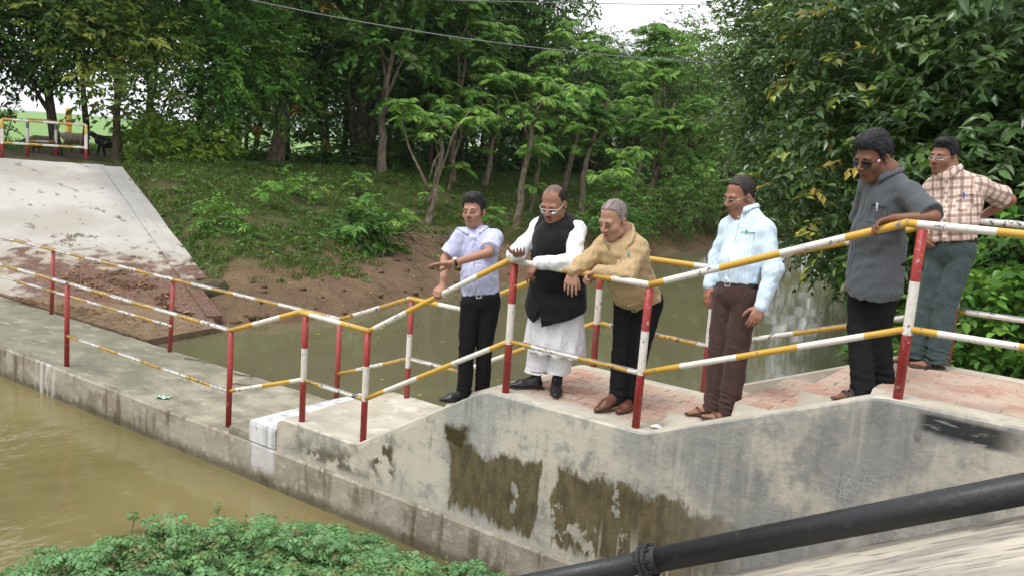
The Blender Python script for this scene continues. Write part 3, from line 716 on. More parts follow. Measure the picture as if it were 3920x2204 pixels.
def cloth(name, c, pat=None, rough=.85, amt=.07, spec=.15, weave=180, sheen=.1, crease=.6):
    m = NT(name); _, v = m.attr('pat'); u = m.xyz(v); col = c
    if pat == 'stripe':
        w = m.step(m.math('PINGPONG', m.math('MULTIPLY', u[0], 1 / .0085), 1.0), .38, .62); col = m.mix(w, c, (.66, .76, .86))
    elif pat == 'finecheck':
        a = m.step(m.math('PINGPONG', m.math('MULTIPLY', u[0], 1 / .0045), 1.0), .5, .75); b = m.step(m.math('PINGPONG', m.math('MULTIPLY', u[1], 1 / .0045), 1.0), .5, .75)
        col = m.mix(m.math('MULTIPLY', m.math('ADD', a, b), .22), c, (.22, .24, .50))
    elif pat == 'tancheck':
        a = m.step(m.math('PINGPONG', m.math('MULTIPLY', u[0], 1 / .0045), 1.0), .6, .85); b = m.step(m.math('PINGPONG', m.math('MULTIPLY', u[1], 1 / .0045), 1.0), .6, .85)
        col = m.mix(m.math('MULTIPLY', m.math('ADD', a, b), .08), c, (.20, .12, .05))
    elif pat == 'plaid':
        def band(q, per, off, w): return m.step(m.math('ABSOLUTE', m.math('SUBTRACT', m.math('FRACT', m.math('ADD', m.math('MULTIPLY', q, 1 / per), off)), .5)), w + .03, w - .03)
        col = m.mix(m.mul(band(u[0], .066, .0, .17), .62), c, (.16, .085, .06)); col = m.mix(m.mul(band(u[1], .066, .3, .17), .62), col, (.16, .085, .06))
        col = m.mix(m.mul(band(u[0], .066, .5, .035), .4), col, (.55, .13, .08)); col = m.mix(m.mul(band(u[1], .066, .8, .035), .4), col, (.55, .13, .08))
    col = m.vary(col, amt, 14, 4); wv = m.noise(weave, 2); cr = m.noise(6, 3, m.map((2.0, 2.0, .9), rot=(.5, .4, .3)), .5, 1.1)
    m.done(col, rough, m.math('ADD', m.math('MULTIPLY', cr, 2.4), m.math('MULTIPLY', wv, .10)), .016, crease, spec)
    m.p.inputs['Sheen Weight'].default_value = sheen
    return m.mat
def mat_skin():
    m = NT('skin'); col, _ = m.attr('Col'); m.done(m.vary(col, .10, 30, 3), .52, m.noise(140, 3), .002, .4, .4)
    m.p.inputs['Subsurface Weight'].default_value = .0; return m.mat
M['skin'] = mat_skin()
def mat_hair():
    m = NT('hair'); col, _ = m.attr('Col'); m.done(m.vary(col, .35, 60, 4), .55, m.noise(60, 5, m.map((1.6, 1.6, .7))), .006, .7, .3); return m.mat
M['hair'] = mat_hair()
M['belt'] = plain('belt_leather', (.014, .012, .011), .45); M['buckle'] = plain('buckle_metal', (.55, .53, .48), .3, .5, 1.0, .1)
M['shoe_black'] = plain('black_leather', (.012, .012, .014), .32, .5, amt=.3); M['shoe_brown'] = plain('brown_leather', (.12, .042, .020), .38, .5, amt=.3)
M['sole'] = plain('shoe_sole', (.05, .042, .034), .8); M['sandal_brown'] = plain('tan_sandal', (.13, .06, .035), .55); M['sandal_dark'] = plain('dark_sandal', (.03, .028, .03), .5)
M['frame_silver'] = plain('silver_frame', (.62, .60, .55), .3, .5, .8, .05); M['frame_white'] = plain('white_frame', (.72, .70, .66), .35, .5, amt=.05); M['frame_dark'] = plain('dark_frame', (.02, .02, .022), .35)
M['lens_dark'] = plain('dark_lens', (.008, .008, .010), .08, .6)
def mat_lens():
    m = NT('clear_lens'); t = m.n('ShaderNodeBsdfTransparent'); g = m.n('ShaderNodeBsdfGlossy'); g.inputs['Roughness'].default_value = .05; x = m.n('ShaderNodeMixShader'); x.inputs[0].default_value = .14
    t.inputs[0].default_value = (.86, .88, .86, 1); m.l(t.outputs[0], x.inputs[1]); m.l(g.outputs[0], x.inputs[2]); m.l(x.outputs[0], m.out.inputs[0]); return m.mat
M['lens'] = mat_lens(); M['eye'] = plain('eye_white', (.34, .30, .27), .3); M['iris'] = plain('iris', (.012, .009, .007), .15)
M['sock'] = plain('black_sock', (.012, .012, .013), .9); M['watch_face'] = plain('watch_face', (.85, .82, .74), .2, amt=.03); M['steel'] = plain('steel', (.5, .5, .5), .3, .5, 1.0)
DN = np.array([0, 0, -1.0])

def hand(w, d, n, left, curl, sp=.0, thumb=(.7, .6, .3), sc=1.08, curls=None):
    d = unit(d); n = np.asarray(n, float); n = unit(n - d * (n @ d)); s = np.cross(n, d) if left else np.cross(d, n); P = []
    offs = (.030, .0105, -.0095, -.028); bl = (.086, .091, .087, .079); ln = (.074, .083, .076, .060)
    for i in range(4):
        b = w + (d * bl[i] + s * offs[i] * (1 + sp)) * sc; P.append(rc(w + (d * .012 + s * offs[i] * .55) * sc, b, .018 * sc, .0125 * sc, .014))
        c = (curls[i] if curls else curl); a = 0; p = b; fd = unit(d + s * offs[i] * sp * 6)
        for j, fr in enumerate((.46, .30, .24)):
            a += math.radians(c[j]); q = p + (fd * math.cos(a) + n * math.sin(a)) * ln[i] * fr * sc; P.append(rc(p, q, (.0098 - .0008 * j) * sc, (.0090 - .0010 * j) * sc, .004)); p = q
    t0 = w + (d * .025 + s * .022 + n * .006) * sc; t1 = t0 + unit(s * thumb[0] + d * thumb[1] + n * thumb[2]) * .045 * sc
    t2 = t1 + unit(s * thumb[0] * .5 + d * (thumb[1] + .2) + n * thumb[2]) * .032 * sc; t3 = t2 + unit(s * thumb[0] * .2 + d * (thumb[1] + .3) + n * thumb[2] * 1.4) * .024 * sc
    P += [rc(t0, t1, .017 * sc, .0125 * sc, .012), rc(t1, t2, .0118 * sc, .0105 * sc, .004), rc(t2, t3, .0105 * sc, .0085 * sc, .003)]
    return P

def figure(name, label, J, o):
    J = {k: np.array(v, float) for k, v in J.items()}; root_p = np.array(o['root'], float)
    root = thing('person', label, 'person', tuple(root_p), 0, 'men standing on the weir')
    def emit(nm, g, mat, parent=None, attr=None, colf=None, bones=None, base=None):
        V, F = g.nets(); at = None; col = None
        if bones is not None:
            best = np.full(len(V), 9.0); pat = np.zeros((len(V), 3))
            for (a, b, fr, rad) in bones:
                a = np.array(a); b = np.array(b); ba = b - a; L = np.linalg.norm(ba); ax = ba / L; tt = np.clip((V - a) @ ax, -.05, L + .05); qv = V - a - tt[:, None] * ax
                dd = np.linalg.norm(qv, axis=1) - rad; fr_ = unit(fr - ax * (fr @ ax)); sd = np.cross(ax, fr_); c1, c2 = qv @ fr_, qv @ sd
                u = np.where(rad > .1, c2 + np.sign(c2) * np.maximum(0, np.abs(c2) - rad * .85) + np.where(c1 < 0, 3.3 * .066 - 2 * c2 * 0, 0), np.arctan2(c2, c1) * rad); v = (V - a) @ ax
                m_ = dd < best; best[m_] = dd[m_]; pat[m_] = np.stack([u, v, 0 * u], 1)[m_]
            at = {'pat': pat}
        if colf is not None: col = colf(V)
        return meshobj(nm, V - root_p, F, mat, root if parent is None else parent, True, col=col, attrs=at)
    T_ = unit(J['neck'] - J['pel']); lat = unit(J['shL'] - J['shR']); f = unit(np.cross(lat, T_)); lat = unit(np.cross(T_, f)); A_t = np.stack([lat, f, T_])
    for s_, sg_ in (('R', 1), ('L', -1)): J['sh' + s_] = J['sh' + s_] + lat * sg_ * o.get('shin', .038) - T_ * o.get('shdn', .045)
    # head frame
    hf = unit(np.array(o['look'])); ht = unit(np.array(o.get('headup', (0, 0, 1.0)))); ht = unit(ht - hf * (ht @ hf)); hl = np.cross(ht, hf); A_h = np.stack([hl, hf, ht])
    hs = np.linalg.norm(J['htop'] - J['chin']) / o.get('hdiv', .272); hc = (J['htop'] + J['chin']) / 2 - hf * .028 * hs - ht * .004
    H = lambda l, fw, u: hc + (hl * l + hf * fw + ht * u) * hs
    he = lambda l, fw, u, r, k=.02, sub=False: el(H(l, fw, u), np.array(r) * hs, A_h, k * hs, sub)
    hr = lambda p, q, r0, r1, k=.012, **kw: rc(H(*p), H(*q), r0 * hs, r1 * hs, k * hs, **kw)
    fat = o.get('fat', 1.0)
    head = [he(0, -.012, .040, (.077, .094, .084), .0), he(0, .030, -.020, (.068, .064, .064), .03), he(0, .033, -.072, (.055 * fat, .056, .052), .03), he(0, .062, -.106, (.027 * fat, .028, .020), .025), he(0, .074, -.068, (.033, .027, .030), .02), hr((-.045 * fat, .01, -.085), (-.015, .065, -.112), .022, .016, .03), hr((.045 * fat, .01, -.085), (.015, .065, -.112), .022, .016, .03),
            he(.040, .058, -.038, (.026, .028, .024), .025), he(-.040, .058, -.038, (.026, .028, .024), .025),
            hr((-.042, .082, .014), (.042, .082, .014), .012, .012, .018), hr((0, .090, .008), (0, .119, -.035), .0085, .0120, .009), he(.0140, .105, -.041, (.0095, .012, .0085), .007), he(-.0140, .105, -.041, (.0095, .012, .0085), .007),
            he(.033, .104, -.010, (.017, .012, .010), 0, True), he(-.033, .104, -.010, (.017, .012, .010), 0, True),
            he(.032, .080, -.011, (.015, .012, .012), .006), he(-.032, .080, -.011, (.015, .012, .012), .006), hr((.020, .0925, -.004), (.044, .088, -.005), .0055, .005, .004), hr((-.020, .0925, -.004), (-.044, .088, -.005), .0055, .005, .004),
            hr((-.022, .0945, -.070), (0, .1015, -.068), .0048, .0058, .004), hr((.022, .0945, -.070), (0, .1015, -.068), .0048, .0058, .004), hr((-.018, .0945, -.0815), (0, .1000, -.083), .0052, .0070, .004), hr((.018, .0945, -.0815), (0, .1000, -.083), .0052, .0070, .004),
            he(.081, -.014, -.014, (.009, .020, .032), .010), he(-.081, -.014, -.014, (.009, .020, .032), .010), he(.088, -.005, -.012, (.006, .010, .018), 0, True), he(-.088, -.004, -.012, (.006, .010, .018), 0, True)]
    neckb = J['neck'] - f * .008
    body = head + [rc(H(0, -.02, -.06), neckb, .047 * hs, .052 * hs, .03), rc(neckb, J['pel'], .065, .07, .05, f, .7), rc(neckb, neckb - T_ * .10 + f * .035, .046, .048, .05)]
    for s in 'RL':
        body += [rc(J['sh' + s] + (J['chest'] - J['sh' + s]) * .3, J['sh' + s], .05, .045), rc(J['sh' + s], J['el' + s], .044, .040 * o.get('arm', 1)), rc(J['el' + s], J['wr' + s], .041 * o.get('arm', 1), .027, .02)]
        if o['foot'] == 'sandal': body += [rc(J['pel'], J['hip' + s], .06, .05), rc(J['hip' + s], J['kn' + s], .045, .036), rc(J['kn' + s], J['an' + s], .036, .032)]
        hd = o['hand' + s]; body += hand(J['wr' + s], np.array(hd[0]) if hd[0] is not None else J['ha' + s] - J['wr' + s], np.array(hd[1]), s == 'L', hd[2], **(hd[3] if len(hd) > 3 else {}))
    feet = {}
    for s in 'RL':
        an, to = J['an' + s], J['to' + s]; gz = o['gz' + s]; fd = to - an; fd[2] = o.get('pitch' + s, 0.0) * np.linalg.norm(fd[:2]); fd = unit(fd); side = unit(np.cross(fd, [0, 0, 1.0])); upf = np.cross(side, fd)
        hl_ = np.array([an[0], an[1], max(gz, gz + o.get('heel' + s, 0.0))]) - fd * .045; feet[s] = (an, hl_, fd, side, upf, gz)
        if o['foot'] == 'sandal':
            body += [rc(an, hl_ + upf * .045 + fd * .02, .036, .034, .03), rc(hl_ + upf * .045 + fd * .03, hl_ + upf * .03 + fd * .17, .032, .030, .03, upf, .6)]
            sg = 1 if s == 'R' else -1
            for i in range(5): body.append(rc(hl_ + upf * .026 + fd * (.165 - .008 * i) + side * sg * (-.026 + .014 * i), hl_ + upf * .022 + fd * (.235 - .014 * i) + side * sg * (-.030 + .015 * i), .013, (.0125 if i == 0 else .009), .008))
    lo, hi = bounds(body)
    sk = np.array(o['skin']); lip = sk * [.78, .55, .55]; rs = np.random.default_rng(3)
    def colf(V):
        q = (V - hc) @ A_h.T / hs; c = np.tile(sk, (len(V), 1)) * (1 + .12 * (fbm(V[:, 0] * 25 + V[:, 1] * 17, V[:, 2] * 25, 5)[:, None] - .5) * 2)
        def mixin(m, col, a): c[:] = c * (1 - (m * a)[:, None]) + np.array(col) * (m * a)[:, None]
        st = lambda v, a, b: np.clip((v - a) / (b - a), 0, 1)
        near = np.linalg.norm(q, axis=1) < .2
        mixin(near * st(np.abs(q[:, 0]), .026, .020) * st(q[:, 1], .080, .088) * st(q[:, 2], -.092, -.088) * st(q[:, 2], -.060, -.064), lip, .8); mixin(near * st(np.abs(q[:, 0]), .025, .020) * st(q[:, 1], .080, .088) * st(np.abs(q[:, 2] + .0755), .0045, .002), sk * .22, .9); mixin(near * st(np.abs(np.abs(q[:, 0]) - .007), .006, .003) * st(q[:, 1], .095, .10) * st(np.abs(q[:, 2] + .049), .005, .003), sk * .25, .8)
        mixin(near * st(q[:, 2], -.045, -.065) * st(q[:, 1], -.0, .03) * st(q[:, 2], -.2, -.12), sk * [.62, .66, .72], o.get('stubble', .0))
        mixin(near * st(q[:, 1], .075, .085) * st(np.abs(np.abs(q[:, 0]) - .032), .02, .012) * st(np.abs(q[:, 2] + .010), .016, .009), sk * .5, .75)
        if 'scalp' in o: mixin(near * st(q[:, 2] - o['scalpline'](q) + .012 * np.sin(q[:, 0] * 190 + q[:, 1] * 60), -.012, .02), o['scalp'], o.get('scalpa', .8))
        hands = np.minimum(np.linalg.norm(V - J['wrR'], axis=1), np.linalg.norm(V - J['wrL'], axis=1)) < .2
        return c
    g = Grid(lo, hi, .0060).add(body); emit('body', g, M['skin'], colf=colf)
    # hair, brows, moustache
    hp = []; hline = o['hair']
    hcol = np.array(o['haircol'])
    if hline is not None:
        gg = Grid(*[b for b in (H(0, 0, 0) - .2 * hs, H(0, 0, 0) + .2 * hs)], .0048); vol = o.get('hairvol', .012)
        gg.add([he(0, -.014, .042, (.078 + vol * .75, .095 + vol * .8, .0845 + vol), .0)] + [he(*e_) for e_ in o.get('hairextra', [])])
        nf = folds(o.get('seed', 1), .022, min(o.get('hairnoise', .006), .004) * .4 * hs, (1, .5, 1))
        gg.ripple(nf, .03)
        ix = np.stack(np.meshgrid(*gg.ax, indexing='ij'), -1).reshape(-1, 3); q = (ix - hc) @ A_h.T / hs
        gl = np.interp(q[:, 1], hline[0], hline[1]) + (o['sidehair'](q) if 'sidehair' in o else 0) + .006 * np.sin(q[:, 0] * 260) * np.sin(q[:, 1] * 170)
        gg.d = np.maximum(gg.d, ((gl - q[:, 2]) * hs * .8).reshape(gg.d.shape).astype(np.float32))
        ho = emit('hair', gg, M['hair'], colf=lambda V: hcol * (1 + o.get('hairvar', .25) * (fbm(((V - hc) @ hl) * 60, ((V - hc) @ hf) * 22 + ((V - hc) @ ht) * 20, 8)[:, None] - .5) * 2))
        Vh = np.array([v.co for v in ho.data.vertices]) + root_p; rh = np.random.default_rng(o.get('seed', 1)); k_ = rh.integers(0, len(Vh), o.get('strands', 2600)); Pn = unit(Vh[k_] - hc); n_ = len(k_)
        comb = unit(-hf * o.get('comb', .8) + hl * .25 - ht * .35 + rh.normal(size=(n_, 3)) * .28); Dn_ = unit(comb - Pn * (comb * Pn).sum(1)[:, None] + Pn * .13); Ls = o.get('strand', .015) * (.5 + rh.random(n_)) * hs
        vs_, fs_, cs_ = leaf_arrays(Vh[k_] - root_p - Pn * .002, Dn_, Pn + rh.normal(size=(n_, 3)) * .5, Ls, np.full(n_, .0024), hcol * (1 + o.get('hairvar', .4) * 1.6 * (rh.random((n_, 1)) - .4)), 2, .1)
        meshobj('strands', vs_, fs_, M['hair'], ho, False, col=cs_)['kind'] = 'stuff'
    for s in (1, -1):
        bg = [hr((s * .017, .0965, .013), (s * .036, .0945, .018), .0034, .0040, .004), hr((s * .036, .0945, .018), (s * .053, .080, .011), .0038, .0022, .004)]
        bg = Grid(*bounds(bg, .02), .0036).add(bg); emit('eyebrow', bg, M['hair'], colf=lambda V: np.tile(np.array(o.get('browcol', (.012, .010, .009))), (len(V), 1)))
    if o.get('moustache'):
        r0, k_ = o['moustache']; mg = [hr((0, .1035, -.0565), (s * .027, .0935, -.064), r0, r0 * .7, .006) for s in (1, -1)]; mg = Grid(*bounds(mg, .02), .004).add(mg); emit('moustache', mg, M['hair'], colf=lambda V: np.tile(np.array(k_), (len(V), 1)))
    if not o.get('shades'):
        for s in (1, -1):
            m_ = MB(); m_.ball(H(s * .032, .0835, -.012) - root_p, .0120 * hs, 10); ey = m_.build('eye', M['eye'], root, True)
            m_ = MB(); m_.ball(H(s * .032 + o.get('gaze', 0), .0895, -.0130) - root_p, .0074 * hs, 8); m_.build('iris', M['iris'], ey, True)
    if o.get('glasses'):
        fm, lensm, w_, h_, thick = o['glasses']; gl_o = None; m_ = MB(); rt_ = lambda *a: H(*a) - root_p
        for s in (1, -1):
            cpts = [rt_(s * (.034 + w_ * math.copysign(abs(math.cos(a)) ** .5, math.cos(a))), .106 - .018 * max(0, math.cos(a)) - .004 * max(0, -math.cos(a)), -.012 + h_ * math.copysign(abs(math.sin(a)) ** .6, math.sin(a))) for a in np.linspace(0, 2 * np.pi, 17)]
            m_.tube(cpts, thick * hs, 6)
            m_.tube([rt_(s * (.034 + w_), .090, -.006), rt_(s * .078, .066, -.004), rt_(s * .081, .0, .002), rt_(s * .080, -.02, -.012)], thick * .9 * hs, 6)
        m_.tube([rt_(-.034 + w_, .108, -.008), rt_(0, .112, -.005), rt_(.034 - w_, .108, -.008)], thick * hs, 6); gl_o = m_.build('glasses', fm, root, True)
        for s in (1, -1):
            m_ = MB(); m_.add([rt_(s * (.034 + w_ * math.copysign(abs(math.cos(a)) ** .5, math.cos(a)) * .97), .106 - .018 * max(0, math.cos(a)) - .004 * max(0, -math.cos(a)), -.012 + h_ * .97 * math.copysign(abs(math.sin(a)) ** .6, math.sin(a))) for a in np.linspace(0, 2 * np.pi, 17)[:-1]], [list(range(16))]); m_.build('lens', lensm, gl_o)
        if o.get('shades'):
            m_ = MB()
            for s in (1, -1): m_.box(rt_(s * .0835, .052, -.004), (.004 * hs, .016 * hs, .010 * hs), A_h.T)
            m_.build('temple_plate', M['frame_white'], gl_o)
    # shirt
    wr_, cr_, belly = o['waist'], o['chest'], o.get('belly', .0); sl = .66
    torso = [rc(J['pel'] - T_ * .02 + f * belly * .3, J['chest'], wr_, cr_, .04, f, o.get('flat', .68)), rc(J['chest'], J['neck'] - T_ * .09, cr_, .12, .05, f, .62),
             el(J['pel'] * .58 + J['chest'] * .42 + f * (.03 + belly), (wr_ * .86, .115 + belly * .4, .17), A_t, .06), rc(J['shR'], J['shL'], .068, .068, .05),
             rc(J['neck'] - T_ * .030, J['shR'] + T_ * .012, .056, .056, .05), rc(J['neck'] - T_ * .030, J['shL'] + T_ * .012, .056, .056, .05)] + [el(J['chest'] + np.array(v[0]), v[1], A_t, .06) for v in o.get('bulge', [])]
    if o.get('loose'): mk = (J['knR'] + J['knL']) / 2; torso.append(rc(J['pel'] + T_ * .06, J['pel'] + unit(mk - J['pel']) * .30, wr_ + .012, wr_ + .020, .04, f, .92))
    hem = J['pel'] + T_ * o.get('hem', 0.0); sleeves = []; bones = [(J['pel'] - T_ * .1, J['neck'], f, wr_)]
    short = o.get('short', False); ends = []
    for s in 'RL':
        a, b, c = J['sh' + s], J['el' + s], J['wr' + s]; bones.append((a, b, f, .065)); se = .058 * o.get('slv', 1)
        if short: b2 = a + (b - a) * o.get('sleeve', .86); sleeves.append(rc(a, b2 + (b2 - a) * .05, .070, .072 * o.get('slv', 1), .035)); ends.append((b2, unit(b - a)))
        else:
            sleeves += [rc(a, b, .068, se, .035), rc(b, b + (c - b) * .97, se, .045 * o.get('slv', 1), .03), rc(b + (c - b) * .86, b + (c - b) * .99, .046 * o.get('slv', 1), .040 * o.get('slv', 1), .004)]; bones.append((b, c, f, .05)); ends.append((b + (c - b) * .97, unit(c - b)))
    def sgrid(prims, sl_prims, h, off=0.0):
        lo, hi = bounds(prims + sl_prims, .03); gg = Grid(lo, hi, h); gg.add(prims, off); gg.cut(hem, -T_); gg.add(sl_prims, off)
        return gg
    fo = folds(o.get('seed', 1) + 20, .10, o.get('fold', .0055) * .55, (.5, .5, 1)); fo2 = folds(o.get('seed', 1) + 30, .045, .0042, (1, 1, 1))
    def shirtfold(P):
        w = np.zeros(len(P))
        for s in 'RL': w = np.maximum(w, np.clip(1 - np.linalg.norm(P - J['el' + s], axis=1) / .17, 0, 1))
        w2 = np.clip(1 - np.abs((P - hem) @ T_) / .14, 0, 1); return fo(P) + fo2(P) * (w + .6 * w2)
    gs = sgrid(torso, sleeves, .0080)
    for (e_, dv) in ends:
        if short: gs.cut(e_, dv, e_ - .13, e_ + .13)
    gs.ripple(shirtfold)
    if not o.get('vest'): gs.add([dict(rc(J['neck'] + f * .075 + T_ * .03, J['neck'] + f * .115 - T_ * .045, .026, .008, .0), sub=True)])
    emit('shirt', gs, o['shirt'], bones=bones)
    # collar
    if not o.get('vest'):
        m_ = MB(); na = neckb; rr_ = .068 * hs ** .5; rows = []
        ths = np.linspace(-2.72, 2.72, 27)
        for th in ths:
            dv = f * -math.cos(th) + lat * math.sin(th); fr_ = abs(th) / 2.72; fr = max(0, (fr_ - .55) / .45)
            st_ = na + dv * (rr_ + .006) + T_ * (-.012 - .020 * fr) + f * .012 * fr; tp = na + dv * (rr_ + .002) + T_ * (.034 - .045 * fr ** 1.2) + f * .014 * fr
            ou = na + dv * (rr_ + .022 + .006 * fr) + T_ * (.004 - .068 * fr ** 1.1) + f * .018 * fr
            pd = unit(dv * .6 + f * .55 * fr + T_ * .35)
            for _ in range(30):
                ii_ = np.round((ou - gs.lo) / gs.h).astype(int)
                if (ii_ < 0).any() or (ii_ >= gs.n).any() or gs.d[tuple(ii_)] > .004: break
                ou = ou + pd * .004
            mid_ = (tp + ou) / 2 + dv * .008 + T_ * .004
            for _ in range(30):
                ii_ = np.round((mid_ - gs.lo) / gs.h).astype(int)
                if (ii_ < 0).any() or (ii_ >= gs.n).any() or gs.d[tuple(ii_)] > .005: break
                mid_ = mid_ + pd * .004
            rows.append([st_ - root_p, tp - root_p, tp + dv * .008 + T_ * .002 - root_p, mid_ - root_p, ou - root_p, ou - dv * .006 - root_p, st_ + dv * .004 - root_p])
        R = np.array(rows); kk, nn = R.shape[:2]; ii = np.arange(kk * nn).reshape(kk, nn); F_ = [list(map(int, q)) for q in np.stack([ii[:-1, :-1], ii[:-1, 1:], ii[1:, 1:], ii[1:, :-1]], -1).reshape(-1, 4)] + [list(map(int, ii[0])), list(map(int, ii[-1][::-1]))]
        ths_ = np.repeat(ths * .075, nn); meshobj('collar', R.reshape(-1, 3), F_, o['shirt'], root, True, attrs={'pat': np.stack([ths_, np.tile(np.linspace(0, .1, nn), kk), 0 * ths_], 1)})
    def surf(c):
        best = None
        for d_ in np.arange(.0, .32, .003):
            p = c + f * d_; ii = np.round((p - gs.lo) / gs.h).astype(int)
            if (ii < 0).any() or (ii >= gs.n).any(): break
            if gs.d[tuple(ii)] < 0: best = p
        return best
    def patch(nm, rows, out, mt, u0):
        R = [[surf(c) for c in r_] for r_ in rows]
        if any(p is None for r_ in R for p in r_): return
        R = np.array(R); R = R * .5 + .25 * (np.roll(R, 1, 0) * 0 + R) + .25 * R; kk, nn = R.shape[:2]; T3 = R + f * out; B3 = R - f * .004
        ii = np.arange(kk * nn).reshape(kk, nn); F_ = [list(map(int, q)) for q in np.stack([ii[:-1, :-1], ii[:-1, 1:], ii[1:, 1:], ii[1:, :-1]], -1).reshape(-1, 4)]
        rim = [int(v) for v in ii[0]] + [int(v) for v in ii[1:, -1]] + [int(v) for v in ii[-1, ::-1][1:]] + [int(v) for v in ii[::-1, 0][1:-1]]; N_ = kk * nn
        F_ += [[rim[q], rim[(q + 1) % len(rim)], rim[(q + 1) % len(rim)] + N_, rim[q] + N_] for q in range(len(rim))]
        V_ = np.concatenate([T3.reshape(-1, 3), B3.reshape(-1, 3)]); pt = np.stack([(V_ - J['pel']) @ lat + u0, (V_ - J['pel']) @ T_, 0 * V_[:, 0]], 1)
        meshobj(nm, V_ - root_p, F_, mt, root, True, attrs={'pat': pt})
    if o.get('buttons'):
        top_ = J['neck'] - T_ * .075; patch('placket', [[top_ * (1 - t) + (hem + T_ * .02) * t + lat * w_ for w_ in (-.016, 0, .016)] for t in np.linspace(0, o.get('placket', 1.0), 14)], .0035, o['shirt'], .004)
    if o.get('pocket') and o.get('patch', True):
        pc_ = J['chest'] + lat * o['pocket'][0] * .082 - T_ * .015; patch('pocket', [[pc_ + lat * a + T_ * b for a in np.linspace(-.05, .05, 5)] for b in np.linspace(.055, -.06, 5)], .004, o['shirt'], .006)
    if o.get('buttons'):
        for i in range(o['buttons']):
            t_ = (i + .8) / (o['buttons'] + .6); c = J['neck'] * (1 - t_) + hem * t_; best = None
            for d_ in np.arange(.02, .3, .004):      # walk out to the cloth
                p = c + f * d_; ii = np.round((p - gs.lo) / gs.h).astype(int)
                if (ii < 0).any() or (ii >= gs.n).any(): break
                if gs.d[tuple(ii)] < 0: best = p
            if best is not None: m_ = MB(); m_.ball(best + f * .003 - root_p, (.0055, .0055, .0055), 6); m_.build('button', o.get('buttonmat', M['watch_face']), root, True)
    if o.get('pocket'):
        s_, lab_p, pm = o['pocket']; c = J['chest'] + lat * s_ * .078 + T_ * o.get('penup', .03)
        for d_ in np.arange(.02, .3, .004):
            p = c + f * d_; ii = np.round((p - gs.lo) / gs.h).astype(int)
            if (ii < 0).any() or (ii >= gs.n).any(): break
            if gs.d[tuple(ii)] < 0: best = p
        m_ = MB(); m_.tube([np.zeros(3), -T_ * .05], [.006, .005], 8); m_.box(-T_ * .012 + f * .007, (.006, .004, .034)); pen = m_.build('pen', pm); pen.location = tuple(best + f * .004 + T_ * .02); tag(pen, lab_p, 'pen')
    # waistcoat over the shirt
    if o.get('vest'):
        vh = np.array(o['vest_hem']); skirt = [rc(J['pel'] + T_ * .02 + f * belly * .4, vh - T_ * .05 + f * .01, wr_ + .022, wr_ + .058, .04, f, .80)]
        vt = torso + skirt; lo, hi = bounds(vt, .04); gv = Grid(lo, hi, .0085).add(vt, .014); gv.cut(vh, -T_)
        for s in 'RL': gv.add([dict(rc(J['sh' + s] + lat * (.060 if s == 'L' else -.060) + T_ * .12, J['sh' + s] + lat * (.050 if s == 'L' else -.050) - T_ * .15, .080, .080, 0), sub=True)])
        ix = np.stack(np.meshgrid(*gv.ax, indexing='ij'), -1).reshape(-1, 3); lx = (ix - J['pel']) @ lat; fz = (ix - J['pel']) @ f; tz = (ix - vh) @ T_
        notch = np.where(fz > 0, .125 * np.clip(1 - np.abs(lx) / .042, 0, 1), 0) + .06 * np.clip((np.abs(lx) - .03) / .2, 0, 1); hs_ = (ix - (J['shR'] + J['shL']) / 2) @ T_; half = np.linalg.norm(J['shL'] - J['shR']) / 2
        gv.d = np.maximum(gv.d, np.where(hs_ > -.12, np.abs((ix - (J['shR'] + J['shL']) / 2) @ lat) - half - .008, -1).reshape(gv.d.shape).astype(np.float32))
        gv.d = np.maximum(gv.d, (notch - tz).reshape(gv.d.shape).astype(np.float32)); gv.ripple(folds(66, .16, .004, (.4, .4, 1)))
        emit('waistcoat', gv, o['vest'])
        m_ = MB(); m_.tube([neckb - root_p + (f * math.cos(a) + lat * math.sin(a)) * .076 + T_ * (.012 - .012 * math.cos(a)) for a in np.linspace(.25, 2 * np.pi - .25, 20)], .013, 8); m_.build('standing_collar', o['vest'], root, True)
        # long kurta skirt
        kh = np.array(o['kurta_hem']); kx = [rc(J['pel'] + T_ * .05, kh + (J['pel'] - kh) * .0, wr_ - .012, wr_ + .066, .03, f, .74)]; lo, hi = bounds(kx, .05); gk = Grid(lo, hi, .0085).add(kx); gk.cut(kh, DN); gk.cut(J['pel'], np.array([0, 0, 1.0]))
        th0 = lambda P: .010 * np.sin(((P - kh) @ lat) * 52 + 1.5 * np.sin(P[:, 2] * 7)) * np.clip((J['pel'][2] - P[:, 2]) / .4, 0, 1)
        gk.ripple(lambda P: th0(P) + folds(9, .12, .004, (1, 1, .3))(P), .035); emit('kurta', gk, o['shirt'], bones=bones[:1])
    # trousers
    rt, rk, ra = o['leg']; wr_ = wr_ * (.92 if o.get('loose') else 1.0); tr = [el(J['pel'] - T_ * .06, (wr_ * .98, wr_ * o.get('flat', .68) * 1.06, .13), A_t, .05), rc(J['pel'] + T_ * .04, J['pel'] - T_ * .05, wr_ * .97, wr_ * 1.0, .03, f, o.get('flat', .68))]
    for s in 'RL': tr += [rc(J['hip' + s] * .9 + J['pel'] * .1, J['kn' + s], rt, rk, .014), rc(J['kn' + s], J['an' + s] + (J['an' + s] - J['kn' + s]) * .12, rk, ra, .012)]
    lo, hi = bounds(tr, .03); gt = Grid(lo, hi, .0082).add(tr); top_c = J['pel'] + T_ * o.get('belt', .0); gt.cut(top_c, T_, top_c - .3, top_c + .3)
    tf = folds(o.get('seed', 1) + 50, .10, .0030, (.8, .8, .6)); tf2 = folds(o.get('seed', 1) + 60, .040, .0062, (.25, .25, 1))
